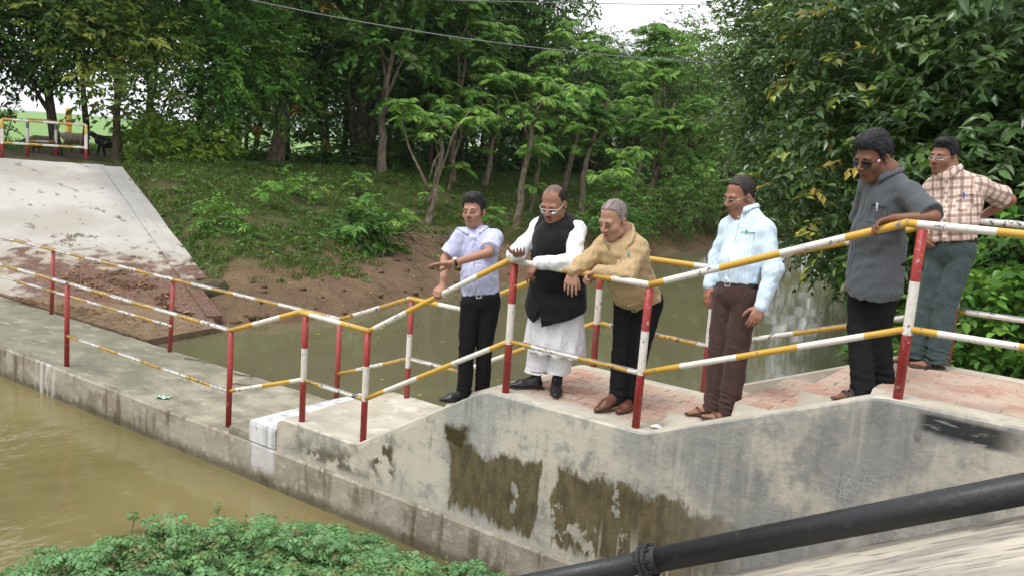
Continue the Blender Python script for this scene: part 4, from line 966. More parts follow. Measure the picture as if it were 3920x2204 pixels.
    def trf(P):
        w = np.zeros(len(P))
        for s in 'RL': w = np.maximum(w, np.clip(1 - np.linalg.norm(P - J['an' + s], axis=1) / .20, 0, 1)); w = np.maximum(w, .45 * np.clip(1 - np.linalg.norm(P - J['kn' + s], axis=1) / .16, 0, 1))
        return tf(P) + tf2(P) * w
    gt.ripple(trf)
    for s in 'RL':
        a = J['an' + s]; gt.cut(a + [0, 0, o.get('cuff' + s, -.035)], DN, a - .16, a + .16)
    tro = emit('trousers', gt, o['pants'], bones=[(J['hip' + s], J['an' + s], f, .08) for s in 'RL'])
    if o.get('cuffs'):
        for s in 'RL':
            a = J['an' + s]; d_ = unit(J['kn' + s] - a); cp = [rc(a + d_ * .0, a + d_ * .05, ra + .010, ra + .008, 0)]; gc = Grid(*bounds(cp, .03), .006).add(cp); gc.cut(a + [0, 0, o.get('cuff' + s, -.035) - .004], DN); gc.cut(a + d_ * .055, d_); gc.ripple(tf); emit('trouser_cuff', gc, o['pants'], bones=[(J['hipR'], J['anR'], f, .08)])
            m_ = MB(); m_.tube([a + d_ * .04 - root_p, a - root_p + [0, 0, -.06]], [.042, .040], 12); m_.build('sock', M['sock'], root, True)
    if o.get('belt') is not None and o.get('showbelt', True):
        bc = top_c; bp = [rc(bc + T_ * .05, bc - T_ * .05, wr_ * .985, wr_ * .985, .0, f, o.get('flat', .68))]; gb = Grid(bc - .3, bc + .3, .006).add(bp, .008); gb.cut(bc + T_ * .014, T_); gb.cut(bc - T_ * .022, -T_)
        be = emit('belt', gb, M['belt']); bx = bc + f * (wr_ * .985 * o.get('flat', .68) + .010)
        m_ = MB(); R_ = A_t.T
        for (u_, v_, a_, b_) in ((0, .019, .046, .006), (0, -.019, .046, .006), (.021, 0, .006, .04), (-.021, 0, .006, .04)): m_.box(bx - T_ * .004 + lat * u_ + T_ * v_ - root_p, (a_, .006, b_), R_)
        m_.build('buckle', M['buckle'], be)
    # shoes or sandals
    for s in 'RL':
        an, hh, fd, side, upf, gz = feet[s]
        if o['foot'] == 'sandal':
            sp_ = [rc(hh + upf * .006 + fd * .01, hh + upf * .006 + fd * .15, .038, .044, .01, upf, .30), rc(hh + upf * .006 + fd * .14, hh + upf * .006 + fd * .225, .044, .034, .01, upf, .30)]
            gq = Grid(*bounds(sp_, .02), .005).add(sp_); so = emit('sandal', gq, M['sole'])
            for k_, (t0, h0, w0, rr0) in enumerate(o.get('straps', [(.10, .058, .038, .009), (.155, .050, .042, .010)])):
                m_ = MB(); m_.tube([hh + fd * (t0 + .01 * math.sin(a)) + side * w0 * math.cos(a) + upf * (.004 + h0 * max(0, math.sin(a))) - root_p for a in np.linspace(0, np.pi, 11)], rr0, 7); m_.build('strap', o['shoe'], so, True)
            if o.get('heelstrap', True):
                m_ = MB(); m_.tube([hh + fd * .06 + side * .034 + upf * .03 - root_p, hh - fd * .005 + side * .028 + upf * .05 - root_p, hh - fd * .020 + upf * .055 - root_p, hh - fd * .005 - side * .028 + upf * .05 - root_p, hh + fd * .06 - side * .034 + upf * .03 - root_p], .007, 7); m_.build('strap', o['shoe'], so, True)
        else:
            sh = [rc(an, hh + upf * .05 + fd * .035, .044, .044, .03), rc(hh + upf * .035 + fd * .03, hh + upf * .030 + fd * .17, .040, .045, .03, upf, .72), rc(hh + upf * .03 + fd * .16, hh + upf * .024 + fd * .245, .043, .030, .03, upf, .62), rc(hh + upf * .07 + fd * .05, hh + upf * .045 + fd * .16, .036, .032, .03)]
            gq = Grid(*bounds(sh, .02), .005).add(sh); gq.cut(hh + upf * .014, -upf); gq.cut(an + [0, 0, .05], np.array([0, 0, 1.])); sho = emit('shoe', gq, o['shoe'])
            so_ = [rc(hh + upf * .007 + fd * .012, hh + upf * .007 + fd * .17, .040, .047, .01, upf, .32), rc(hh + upf * .007 + fd * .16, hh + upf * .007 + fd * .25, .046, .028, .01, upf, .32), rc(hh + fd * .0 + upf * .004, hh + fd * .045 + upf * .004, .036, .038, .004, upf, .5)]
            gq = Grid(*bounds(so_, .02), .005).add(so_); emit('sole', gq, M['sole'], sho)
    if o.get('watch'):
        s, wm, wf = o['watch']; a, b = J['el' + s], J['wr' + s]; d_ = unit(b - a); c = b - d_ * o.get('watchback', .015); n_ = np.array(o['watchface']); n_ = unit(n_ - d_ * (n_ @ d_)); x_ = np.cross(d_, n_); rw = o.get('watchr', .031)
        m_ = MB(); m_.tube([c + (n_ * math.cos(t) + x_ * math.sin(t)) * rw - root_p for t in np.linspace(0, 2 * np.pi, 19)], .0062, 6); m_.tube([c + (n_ * math.cos(t) + x_ * math.sin(t)) * rw - root_p + d_ * .008 for t in np.linspace(0, 2 * np.pi, 19)], .0062, 6); wo = m_.build('watch', wm, root, True)
        m_ = MB(); m_.tube([c + n_ * (rw + .001) - root_p, c + n_ * (rw + .011) - root_p], [.019, .018], 14); m_.build('watch_face', wf, wo)
    return root, J
POSE = {
 'p1': dict(htop=(5.849, 0.471, 2.665), chin=(5.926, 0.41, 2.38), neck=(5.889, 0.501, 2.348), shR=(5.776, 0.378, 2.317), shL=(6.095, 0.56, 2.343), elR=(5.73, 0.3, 2.077), elL=(6.185, 0.322, 2.189), pel=(6.012, 0.483, 1.786), chest=(5.94, 0.484, 2.196), hipR=(5.963, 0.404, 1.683), hipL=(6.093, 0.523, 1.693), knR=(6.023, 0.32, 1.34), knL=(6.124, 0.444, 1.356), anR=(6.039, 0.304, 0.935), anL=(6.127, 0.449, 0.98), toR=(5.983, 0.2, 0.86), toL=(6.108, 0.378, 0.937), wrR=(5.915, 0.04, 1.88), haR=(5.967, 0, 1.828), wrL=(6.011, 0.08, 2.093), tipL=(5.806, -0.02, 2.029)),
 'p2': dict(htop=(6.885, 0.2, 2.816), chin=(6.948, 0.06, 2.534), neck=(6.884, 0.26, 2.574), shR=(6.703, 0.24, 2.519), shL=(7.116, 0.27, 2.521), pel=(6.846, 0.44, 2.017), chest=(6.917, 0.24, 2.37), hipR=(6.767, 0.42, 1.925), hipL=(6.947, 0.46, 1.942), knR=(6.773, 0.34, 1.578), knL=(6.973, 0.4, 1.593), anR=(6.785, 0.3, 1.22), anL=(6.954, 0.36, 1.239), toR=(6.645, 0.16, 1.124), toL=(7.054, 0.2, 1.166), elR=(6.653, 0.06, 2.244), wrR=(6.813, -0.12, 2.278), haR=(6.881, -0.2, 2.328), elL=(7.215, 0.04, 2.265), wrL=(6.932, -0.03, 2.225), haL=(6.889, -0.08, 2.159)),
 'p3': dict(htop=(7.466, 0.12, 2.753), chin=(7.517, 0, 2.475), neck=(7.526, 0.2, 2.524), shR=(7.369, 0.13, 2.446), shL=(7.68, 0.22, 2.462), pel=(7.552, 0.5, 2.004), chest=(7.559, 0.2, 2.343), hipR=(7.471, 0.45, 1.931), hipL=(7.654, 0.52, 1.954), knR=(7.525, 0.36, 1.547), knL=(7.64, 0.42, 1.574), anR=(7.56, 0.3, 1.185), anL=(7.626, 0.38, 1.172), toR=(7.514, 0.16, 1.149), toL=(7.64, 0.2, 1.17), elR=(7.304, 0.02, 2.258), wrR=(7.272, -0.06, 2.209), haR=(7.295, -0.1, 2.123), elL=(7.681, 0.05, 2.235), wrL=(7.452, 0.02, 2.231), haL=(7.402, 0, 2.186)),
 'p4': dict(htop=(8.283, 0.515, 3.015), chin=(8.274, 0.427, 2.715), neck=(8.336, 0.533, 2.785), shR=(8.171, 0.593, 2.667), shL=(8.537, 0.509, 2.689), pel=(8.373, 0.431, 2.233), chest=(8.363, 0.51, 2.558), hipR=(8.289, 0.438, 2.127), hipL=(8.461, 0.417, 2.155), knR=(8.32, 0.374, 1.735), knL=(8.458, 0.353, 1.764), anR=(8.343, 0.314, 1.335), anL=(8.492, 0.301, 1.358), toR=(8.261, 0.233, 1.277), toL=(8.378, 0.182, 1.288), elR=(8.144, 0.572, 2.394), wrR=(8.15, 0.463, 2.191), haR=(8.153, 0.431, 2.14), elL=(8.627, 0.439, 2.374), wrL=(8.607, 0.328, 2.122), haL=(8.601, 0.289, 2.073)),
 'p5': dict(htop=(9.208, 0.36, 3.365), chin=(9.225, 0.24, 3.036), neck=(9.321, 0.36, 3.123), shR=(9.165, 0.5, 3.061), shL=(9.537, 0.22, 3.024), pel=(9.297, 0.48, 2.588), chest=(9.327, 0.38, 2.895), hipR=(9.201, 0.54, 2.497), hipL=(9.393, 0.42, 2.53), knR=(9.28, 0.38, 2.082), knL=(9.383, 0.4, 2.084), anR=(9.385, 0.22, 1.736), anL=(9.469, 0.4, 1.772), toR=(9.221, 0.06, 1.661), toL=(9.412, 0.3, 1.708), elR=(9.109, 0.68, 2.759), wrR=(9.164, 0.55, 2.603), haR=(9.186, 0.5, 2.539), elL=(9.685, 0.1, 2.866), wrL=(9.465, 0.03, 2.828), haL=(9.424, 0, 2.784)),
 'p6': dict(htop=(9.442, 1.358, 3.393), chin=(9.44, 1.283, 3.133), neck=(9.494, 1.353, 3.168), shR=(9.364, 1.44, 3.068), shL=(9.72, 1.428, 3.11), pel=(9.577, 1.341, 2.662), chest=(9.566, 1.387, 2.947), hipR=(9.508, 1.333, 2.548), hipL=(9.682, 1.324, 2.571), knR=(9.502, 1.298, 2.189), knL=(9.622, 1.263, 2.212), anR=(9.49, 1.236, 1.776), anL=(9.633, 1.191, 1.784), toR=(9.38, 1.147, 1.713), toL=(9.499, 1.049, 1.732), elR=(9.323, 1.449, 2.87), wrR=(9.386, 1.314, 2.706), haR=(9.414, 1.264, 2.671), elL=(9.869, 1.707, 2.981), wrL=(9.675, 1.664, 2.822), haL=(9.631, 1.579, 2.8)),
}
def view(a, b, c): return np.array([.807, .586, .074]) * a + np.array([-.149, .081, .986]) * b + np.array([-.571, .806, -.152]) * c
FULL = ([-.115, -.05, -.035, -.02, 0, .010, .024, .040, .065, .11], [-.075, -.065, -.03, .022, .020, -.018, -.004, .048, .066, .072])
RECEDE = ([-.115, -.05, -.035, -.02, 0, .010, .020, .032, .050, .075, .11], [-.075, -.065, -.03, .022, .020, -.015, .03, .075, .092, .100, .09])
M['c_lilac'] = cloth('lilac_check_cotton', (.58, .60, .80), 'finecheck', crease=.9); M['c_white'] = cloth('white_cotton', (.80, .80, .83), crease=.9); M['c_vest'] = cloth('black_waistcoat_wool', (.011, .011, .013), amt=.25, crease=.3)
M['c_tan'] = cloth('tan_check_cotton', (.47, .335, .185), 'tancheck', crease=.9); M['c_blue'] = cloth('blue_stripe_cotton', (.51, .67, .81), 'stripe', crease=.5); M['c_grey'] = cloth('grey_cotton', (.080, .088, .096), crease=.4); M['c_plaid'] = cloth('brown_plaid_cotton', (.70, .58, .50), 'plaid', crease=.8)
M['p_black'] = cloth('black_trouser_cloth', (.010, .010, .011), amt=.3, sheen=.0, crease=.4); M['p_brown'] = cloth('brown_trouser_cloth', (.062, .035, .029), amt=.2); M['p_teal'] = cloth('grey_green_trouser_cloth', (.052, .078, .078), amt=.2); M['p_white'] = M['c_white']
M['pen_teal'] = plain('teal_pen', (.02, .30, .32), .35); M['pen_green'] = plain('green_pen', (.03, .38, .22), .35); M['pen_blue'] = plain('blue_pen', (.02, .16, .55), .35); M['pen_white'] = plain('white_pen', (.6, .62, .7), .35)
P = POSE['p1']; P['haL'] = P['tipL']; P['wrR'] = (5.925, .055, 1.885); P['anL'] = (6.127, .449, .955)
figure('p1', 'man in lilac checked shirt pointing left with one hand on the railing', P, dict(root=(6.08, .38, .862), gzR=.862, gzL=.862, look=view(-.34, -.13, -.93), headup=(-.10, 0, 1), skin=(0.368, 0.188, 0.128), seed=11,
    hair=FULL, haircol=(.014, .014, .017), hairvol=.017, hairnoise=.006, hairextra=[(0, .045, .105, (.055, .045, .032), .03), (0, .0, .115, (.065, .07, .03), .03)], moustache=(.0035, (.05, .028, .02)), stubble=.35,
    handR=(np.array([.12, -.75, -.30]), (.05, -.35, -.9), (48, 62, 40)), handL=(view(-1, -.06, .12), (-.05, -.30, -1), (3, 5, 4), dict(sp=.25, sc=1.22, thumb=(.45, .75, .35))),
    waist=.165, chest=.168, belly=.02, shirt=M['c_lilac'], short=True, sleeve=.80, slv=1.12, hem=.0, belt=.0, pants=M['p_black'], leg=(.098, .070, .064), foot='shoe', shoe=M['shoe_black'], buttons=5,
    watch=('L', M['belt'], M['watch_face']), watchface=(-.1, -.5, .85), cuffR=-.055, cuffL=-.05))
P = POSE['p2']
figure('p2', 'man in black waistcoat over long white kurta leaning on the railing, white framed glasses', P, dict(root=(6.87, .33, 1.137), gzR=1.137, gzL=1.137, look=view(-.46, -.50, -.72), skin=(0.320, 0.156, 0.100), seed=12, fat=1.12, hdiv=.285,
    hair=RECEDE, haircol=(.022, .018, .018), hairvol=.003, hairnoise=.002, sidehair=lambda q: np.where((np.abs(q[:, 0]) < .058) & (q[:, 1] > -.075), .3, 0.0), scalp=(.05, .035, .034), scalpa=.72,
    scalpline=lambda q: np.interp(q[:, 1], [-.1, 0, .04, .07, .1], [.0, .06, .092, .098, .13]) + .02 * (np.abs(q[:, 0]) > .02) * (q[:, 1] > .03),
    moustache=(.0058, (.030, .020, .017)), glasses=(M['frame_white'], M['lens'], .026, .014, .0019),
    handR=(np.array([.55, -.72, .12]), (-.45, .25, .9), (18, 24, 18), dict(sp=.15, thumb=(.8, .4, .6))), handL=(np.array([-.42, -.45, -.85]), (.25, .75, -.5), (22, 34, 22), dict(curls=[(15, 25, 15), (18, 32, 20), (30, 50, 30), (36, 55, 30)])),
    waist=.205, chest=.19, belly=.06, flat=.80, shirt=M['c_white'], slv=1.16, hem=-.05, fold=.007, vest=M['c_vest'], vest_hem=(6.885, .36, 1.765), kurta_hem=(6.89, .38, 1.455), pants=M['p_white'], leg=(.105, .096, .094), belt=.0, showbelt=False, cuffs=True, cuffR=.055, cuffL=.055,
    foot='shoe', shoe=M['shoe_black']))
P = POSE['p3']; P['anR'] = (7.56, .30, 1.225); P['anL'] = (7.626, .40, 1.22); P['knR'] = (7.53, .36, 1.57)
figure('p3', 'grey haired man in tan shirt bending over the railing with one hand hanging', P, dict(root=(7.58, .36, 1.137), gzR=1.137, gzL=1.137, heelR=.05, pitchR=-.25, look=view(-.70, -.42, -.55), skin=(0.400, 0.212, 0.144), seed=13, fat=1.15, hdiv=.275,
    hair=RECEDE, haircol=(.24, .20, .19), hairvar=.9, hairvol=.005, hairnoise=.003, scalp=(.42, .27, .22), scalpa=.4, scalpline=lambda q: np.full(len(q), .07), browcol=(.03, .025, .022), moustache=(.002, (.3, .16, .11)),
    handR=(np.array([.05, -.18, -.95]), (-.25, .9, -.1), (7, 9, 6), dict(sp=.35, thumb=(.55, .8, .2))), handL=(np.array([-.72, -.42, -.42]), (.1, -.35, -.9), (40, 62, 40)),
    waist=.185, chest=.175, belly=.05, flat=.78, shirt=M['c_tan'], slv=1.12, hem=.0, belt=.0, fold=.008, pants=M['p_black'], leg=(.104, .078, .068), foot='shoe', shoe=M['shoe_brown'], buttons=4, cuffR=-.04, cuffL=-.05,
    placket=.28, patch=False, penup=.085, pocket=(1, 'teal pen clipped in the pocket of the tan shirt', M['pen_teal']), watch=('L', M['steel'], M['steel']), watchface=(-.1, -.7, .6), watchr=.034))
P = POSE['p4']; P['anR'] = (8.343, .314, 1.355); P['anL'] = (8.470, .301, 1.355)
figure('p4', 'man in pale blue striped shirt and brown trousers looking down, rimless glasses', P, dict(root=(8.38, .31, 1.27), gzR=1.27, gzL=1.27, look=view(-.92, -.27, -.32), skin=(0.296, 0.140, 0.088), seed=14, hdiv=.290,
    hair=RECEDE, haircol=(.035, .027, .024), hairvar=.6, hairvol=.008, hairnoise=.005, glasses=(M['frame_silver'], M['lens'], .023, .013, .0011), stubble=.15,
    handR=(None, (.4, .6, 0), (18, 25, 18)), handL=(None, (-.45, .75, -.1), (16, 26, 18), dict(curls=[(14, 22, 12), (20, 28, 18), (26, 34, 20), (30, 38, 20)])),
    waist=.158, chest=.165, belly=.015, shirt=M['c_blue'], slv=1.14, hem=.0, belt=.0, fold=.005, pants=M['p_brown'], leg=(.100, .084, .074), foot='sandal', shoe=M['sandal_brown'], buttons=5, cuffR=-.05, cuffL=-.05, heelstrap=False,
    pocket=(1, 'green pen clipped in the pocket of the blue striped shirt', M['pen_green'])))
P = POSE['p5']; P['anR'] = (9.385, .22, 1.725); P['anL'] = (9.46, .40, 1.77); P['wrL'] = (9.475, .04, 2.838)
figure('p5', 'man in untucked grey shirt and dark sunglasses leaning a forearm on the railing', P, dict(root=(9.38, .3, 1.638), gzR=1.638, gzL=1.638, heelL=.06, pitchL=-.35, look=view(-.86, -.36, -.36), skin=(0.176, 0.076, 0.042), seed=15, hdiv=.298,
    hair=FULL, haircol=(.011, .011, .014), hairvol=.020, hairnoise=.007, hairextra=[(0, .05, .100, (.055, .045, .034), .03), (0, -.01, .115, (.06, .07, .03), .03)], glasses=(M['frame_dark'], M['lens_dark'], .031, .017, .0032), shades=True, stubble=.3,
    handR=(None, (.4, .6, 0), (18, 25, 18)), handL=(np.array([-.70, -.40, -.36]), (-.05, -.45, -.9), (26, 40, 30), dict(sp=.25, thumb=(.6, .7, .3))),
    waist=.176, chest=.176, belly=.03, shirt=M['c_grey'], short=True, sleeve=.92, slv=1.12, hem=-.245, loose=True, belt=-.02, showbelt=False, fold=.0045, pants=M['p_black'], leg=(.108, .086, .076), foot='sandal', shoe=M['sandal_dark'], buttons=5, buttonmat=M['pen_blue'], cuffR=-.05, cuffL=-.06,
    straps=[(.075, .066, .036, .012), (.115, .058, .040, .012), (.155, .050, .042, .012)], pocket=(1, 'white capped pen in the pocket of the grey shirt', M['pen_white'])))
P = POSE['p6']; P['anR'] = (9.49, 1.236, 1.835); P['anL'] = (9.633, 1.191, 1.835)
figure('p6', 'man in brown and cream checked shirt standing behind with hand on hip', P, dict(root=(9.57, 1.2, 1.753), gzR=1.753, gzL=1.753, look=view(-.84, -.10, -.50), skin=(0.264, 0.120, 0.072), seed=16, hdiv=.272,
    hair=FULL, haircol=(.010, .011, .012), hairvol=.016, hairnoise=.004, hairextra=[(.02, .05, .108, (.055, .045, .028), .03)], glasses=(M['frame_silver'], M['lens'], .026, .012, .0014), stubble=.5, moustache=(.004, (.04, .02, .014)),
    handR=(None, (.4, .6, 0), (18, 25, 18)), handL=(np.array([-.55, -.75, -.25]), (-.6, .3, .3), (20, 30, 20)),
    waist=.17, chest=.168, belly=.03, shirt=M['c_plaid'], short=True, sleeve=.78, slv=1.15, hem=.0, belt=.0, fold=.006, pants=M['p_teal'], leg=(.088, .080, .074), foot='sandal', shoe=M['sandal_dark'], buttons=5, cuffR=-.045, cuffL=-.045,
    straps=[(.08, .064, .036, .014), (.13, .054, .042, .016)], pocket=(1, 'blue pen clipped in the pocket of the checked shirt', M['pen_blue']), watch=('L', M['steel'], M['steel']), watchface=(0, -.4, .9)))
# ------------------------------------------------------------------ foliage builders
def tint(r, n, pal, wts=None, amt=.3):
    pal = np.array(pal); i = r.choice(len(pal), n, p=wts)
    return pal[i] * (1 + amt * (r.random((n, 1)) * 2 - 1)) * np.array([1.14, 1.06, .80])
def rdir(r, n): return unit(r.normal(size=(n, 3)))
def blob_pts(r, blobs, n):
    B = np.array(blobs, float); vol = B[:, 3] * B[:, 4] * B[:, 5]; i = r.choice(len(B), n, p=vol / vol.sum())
    d = rdir(r, n); rad = r.random(n) ** (1 / 2.6)
    return B[i, :3] + d * rad[:, None] * B[i, 3:6], unit(d * [1, 1, .8])
def sprays(r, C, O, m, twig, L, W, pal, wts=None, shape=2, flat=.55, droop=.18, amt=.3):
    """m leaves along a twig at every cluster point C with outward direction O"""
    n = len(C); T = unit(O * .8 + r.normal(size=(n, 3)) * .55 * [1, 1, .45] + [0, 0, -.08])
    t = (np.arange(m) + .5) / m
    Pp = C[:, None] + T[:, None] * (t * twig)[None, :, None]; Pp[..., 2] -= (t ** 2)[None] * twig * .18
    sd = unit(np.cross(T, [0, 0, 1.0]))[:, None] * np.where(np.arange(m) % 2, 1.0, -1.0)[None, :, None]
    up = np.array([0, 0, 1.0])
    D = T[:, None] * .55 + sd * .75 + r.normal(size=(n, m, 3)) * .28 + np.array([0, 0, -.16])
    N = up * 1.0 + O[:, None] * .45 + r.normal(size=(n, m, 3)) * flat
    k = n * m; cc = tint(r, n, pal, wts, amt)
    col = np.repeat(cc, m, 0) * (1 + .22 * (r.random((k, 1)) * 2 - 1))
    LL = L * (.6 + .7 * r.random(k)); return leaf_arrays(Pp.reshape(-1, 3), D.reshape(-1, 3), N.reshape(-1, 3), LL, LL * W, col, shape, droop)
def fronds(r, C, nf, flen, pairs, ll, lw, pal, wts=None, up=.75, amt=.30):
    """rosettes of pinnate leaves at points C"""
    n = len(C); az = (np.arange(nf) / nf * 2 * np.pi)[None] + r.random((n, 1)) * 6.28 + r.normal(size=(n, nf)) * .2
    el = up * (.35 + .9 * r.random((n, nf))); FL = flen * (.65 + .5 * r.random((n, nf)))
    t = np.linspace(.16, 1, pairs)
    H = np.stack([np.cos(az), np.sin(az), 0 * az], -1)
    hx = np.cos(el)[..., None] * t - .12 * t ** 2; hz = np.sin(el)[..., None] * t - .62 * t ** 2
    Pc = C[:, None, None] + (H[:, :, None] * hx[..., None] + np.array([0, 0, 1.0]) * hz[..., None]) * FL[..., None, None]
    dx = np.cos(el)[..., None] - .24 * t; dz = np.sin(el)[..., None] - 1.24 * t
    T = unit(H[:, :, None] * dx[..., None] + np.array([0, 0, 1.0]) * dz[..., None])
    sd = unit(np.cross(H, [0, 0, 1.0]))[:, :, None]
    nrm = np.cross(np.broadcast_to(sd, T.shape), T)
    Ps, Ds, Ns, Ls = [], [], [], []
    prof = (np.sin(np.pi * np.clip(t * .82 + .14, 0, 1)) ** .6)
    for s in (-1, 1):
        Ps.append(Pc); Ds.append(sd * s * .9 + T * .42 - np.array([0, 0, .30]) + r.normal(size=Pc.shape) * .08); Ns.append(nrm + r.normal(size=Pc.shape) * .2); Ls.append(np.broadcast_to(prof * ll, Pc.shape[:3]) * (.8 + .4 * r.random(Pc.shape[:3])))
    P_, D_, N_, L_ = [np.stack(a, 3).reshape((-1, 3) if a[0].ndim == 4 else (-1,)) for a in (Ps, Ds, Ns, Ls)]
    cc = np.repeat(tint(r, n * nf, pal, wts, amt), pairs * 2, 0)
    return leaf_arrays(P_, D_, N_, L_, L_ * lw, cc, 2, .12)
def merge(parts):
    V, F, Cc, n = [], [], [], 0
    for v, f, c in parts: V.append(v); F.append(f + n); Cc.append(c); n += len(v)
    return np.concatenate(V), F, np.concatenate(Cc)
def crown(name, parts, mat, parent, kind=None):
    V, F, Cc = merge(parts); return tag(meshobj(name, V, F, mat, parent, False, col=Cc), kind=kind)
def limb_path(r, a, b, k=6, wob=.12):
    a = np.array(a, float); b = np.array(b, float); t = np.linspace(0, 1, k)[:, None]; L = np.linalg.norm(b - a)
    p = a + (b - a) * t; w = np.cumsum(r.normal(size=(k, 3)), 0) * wob * L / k; w -= w[0]; return p + w * np.sin(np.pi * np.clip(t, .0, 1)) ** .5
def trunk(r, parent, top, r0, limbs, mat, lean=(0, 0), n=9, stems=None):
    m = MB(); k = 9; t = np.linspace(0, 1, k)
    base = limb_path(r, (0, 0, -.35), (lean[0], lean[1], top), k, .10); rad = r0 * (1 - .62 * t); rad[0] *= 1.5; rad[1] *= 1.12
    m.tube(base, rad, n)
    for b in limbs:
        i = int(np.clip(r.normal(.68, .14), .35, .98) * (k - 1)); L = limb_path(r, base[i], b, 6, .22)
        m.tube(L, np.linspace(rad[i] * .6, .012, 6), 6)
    for s in stems or []: m.tube(limb_path(r, s[0], s[1], 7, .12), np.linspace(s[2], s[2] * .4, 7), n)
    return m.build('trunk', mat, parent, True)
G_DARK = [(.017, .052, .013), (.025, .072, .017), (.034, .092, .021)]
G_MID = [(.038, .122, .021), (.052, .152, .027), (.072, .188, .034)]
G_BRIGHT = [(.065, .200, .028), (.095, .25, .042), (.14, .31, .058)]
G_YEL = [(.13, .19, .03), (.085, .165, .03), (.20, .235, .05), (.06, .14, .03), (.05, .12, .026)]
G_FROND = [(.074, .200, .036), (.11, .26, .05), (.18, .34, .075)]
G_OLIVE = [(.055, .115, .04), (.075, .14, .05), (.045, .095, .03)]

def leafy_tree(name, label, loc, h, r0, blobs, style, mat='leaf', lean=(0, 0), bark='bark', group=None, seed=1, dens=1.0, nl=7, stems=None, trunk_top=None):
    r = np.random.default_rng(seed); o = thing(name, label, 'tree', loc, 0, group)
    B = np.array(blobs, float); vol = (B[:, 3] * B[:, 4] * B[:, 5]).sum()
    parts = []
    if style['kind'] == 'spray':
        nC = int(style['n'] * vol * dens); Cp, O = blob_pts(r, blobs, nC)
        parts.append(sprays(r, Cp, O, style['m'], style['twig'], style['L'], style['W'], style['pal'], style.get('w'), style.get('shape', 2), style.get('flat', .55), style.get('droop', .18)))
        for (pal, frac, zmin) in style.get('accent', []):
            Cp, O = blob_pts(r, blobs, int(nC * frac)); Cp = Cp + O * .15
            parts.append(sprays(r, Cp, O, style['m'], style['twig'] * .8, style['L'], style['W'], pal, None, style.get('shape', 2)))
    else:
        nC = int(style['n'] * vol * dens); Cp, O = blob_pts(r, blobs, nC)
        parts.append(fronds(r, Cp, style['nf'], style['flen'], style['pairs'], style['ll'], style['lw'], style['pal'], style.get('w'), style.get('up', .75)))
    crown('crown', parts, M[mat], o)
    lim = [B[i, :3] + rdir(r, 1)[0] * B[i, 3:6] * .45 for i in r.integers(0, len(B), nl)]
    trunk(r, o, trunk_top or h * .8, r0, lim, M[bark], lean, stems=stems)
    return o
S_BROAD = dict(kind='spray', n=26, m=9, twig=.75, L=.24, W=.46, pal=G_MID + G_DARK, flat=.6)
S_DARK = dict(kind='spray', n=30, m=9, twig=.75, L=.22, W=.42, pal=G_DARK + G_MID, flat=.6)
S_YEL = dict(kind='spray', n=30, m=9, twig=.7, L=.21, W=.5, pal=G_YEL, flat=.6)
S_BRIGHT = dict(kind='spray', n=30, m=11, twig=.8, L=.19, W=.42, pal=G_BRIGHT + G_MID, flat=.5)
S_RED = dict(kind='spray', n=22, m=8, twig=.45, L=.32, W=.5, pal=G_MID + [(.06, .10, .03)], flat=.7, accent=[([(.40, .19, .10), (.42, .28, .10), (.27, .22, .07)], .30, 0)])
S_FROND = dict(kind='frond', n=4.6, nf=10, flen=.85, pairs=11, ll=.20, lw=.38, pal=G_FROND)
S_FINE = dict(kind='spray', n=30, m=12, twig=.8, L=.15, W=.4, pal=[(.08, .18, .036), (.11, .22, .048), (.065, .15, .038)], flat=.7)
S_GREY = dict(kind='spray', n=48, m=10, twig=.5, L=.15, W=.5, pal=G_OLIVE + [(.03, .07, .025)], flat=.7)

# ------------------------------------------------------------------ the wood on the far embankment
TG = 'trees along the far embankment'
def T(x, y): return float(terrain(np.array([x]), np.array([y]))[0])
leafy_tree('shade_tree', 'dark tree at the far left edge with a bare straight trunk behind the guard rail', (-14.28, 7.47, 1.93), 4, .16,
           [(-1.2, -1.6, 3.5, 2.0, 2.0, 1.3), (0, 0, 3.2, 1.5, 1.5, 1.1), (.3, .6, 4.5, 2, 2, 1.3), (-1.6, -3.2, 3.7, 2.2, 1.9, 1.5), (-.8, -1.4, 5.2, 2.4, 2.4, 1.2), (-.2, -1.0, 2.5, 1.0, 1.2, .6)], S_DARK, group=TG, seed=3, lean=(-.1, -.1), dens=2.6)
leafy_tree('yellowing_tree', 'yellow green tree left of centre with thinning leaves over the black goats', (-12.2, 8.0, 1.87), 4, .13,
           [(-.5, -.6, 3.3, 1.3, 1.2, 1.0), (-.3, -.1, 2.2, 1.2, 1.1, .85), (.4, .3, 1.6, .9, .9, .65), (-.8, -.9, 4.4, 1.5, 1.4, 1.0), (.5, .4, 3.3, 1.0, 1.0, .9), (.2, 0, 6.3, 2, 2, 1.3)], S_YEL, group=TG, seed=4, dens=2.3)
leafy_tree('bright_tree', 'bright green full tree between the yellowing tree and the red tipped one', (-12.9, 11.0, 1.9), 4.5, .12,
           [(0, 0, 3.1, 1.6, 1.7, 1.3), (.3, -.5, 1.8, 1.2, 1.2, .85), (.3, .9, 1.7, 1.2, 1.1, .85), (-.2, .2, 4.7, 1.9, 1.9, 1.2), (.6, 1.0, 3.1, 1.2, 1.4, 1.2), (.9, 2.0, 2.3, 1.1, 1.2, .9), (.4, 2.2, 3.8, 1.3, 1.3, 1.0), (.6, .3, 6.9, 2.3, 2.3, 1.5)], S_BRIGHT, group=TG, seed=5, dens=2.3)
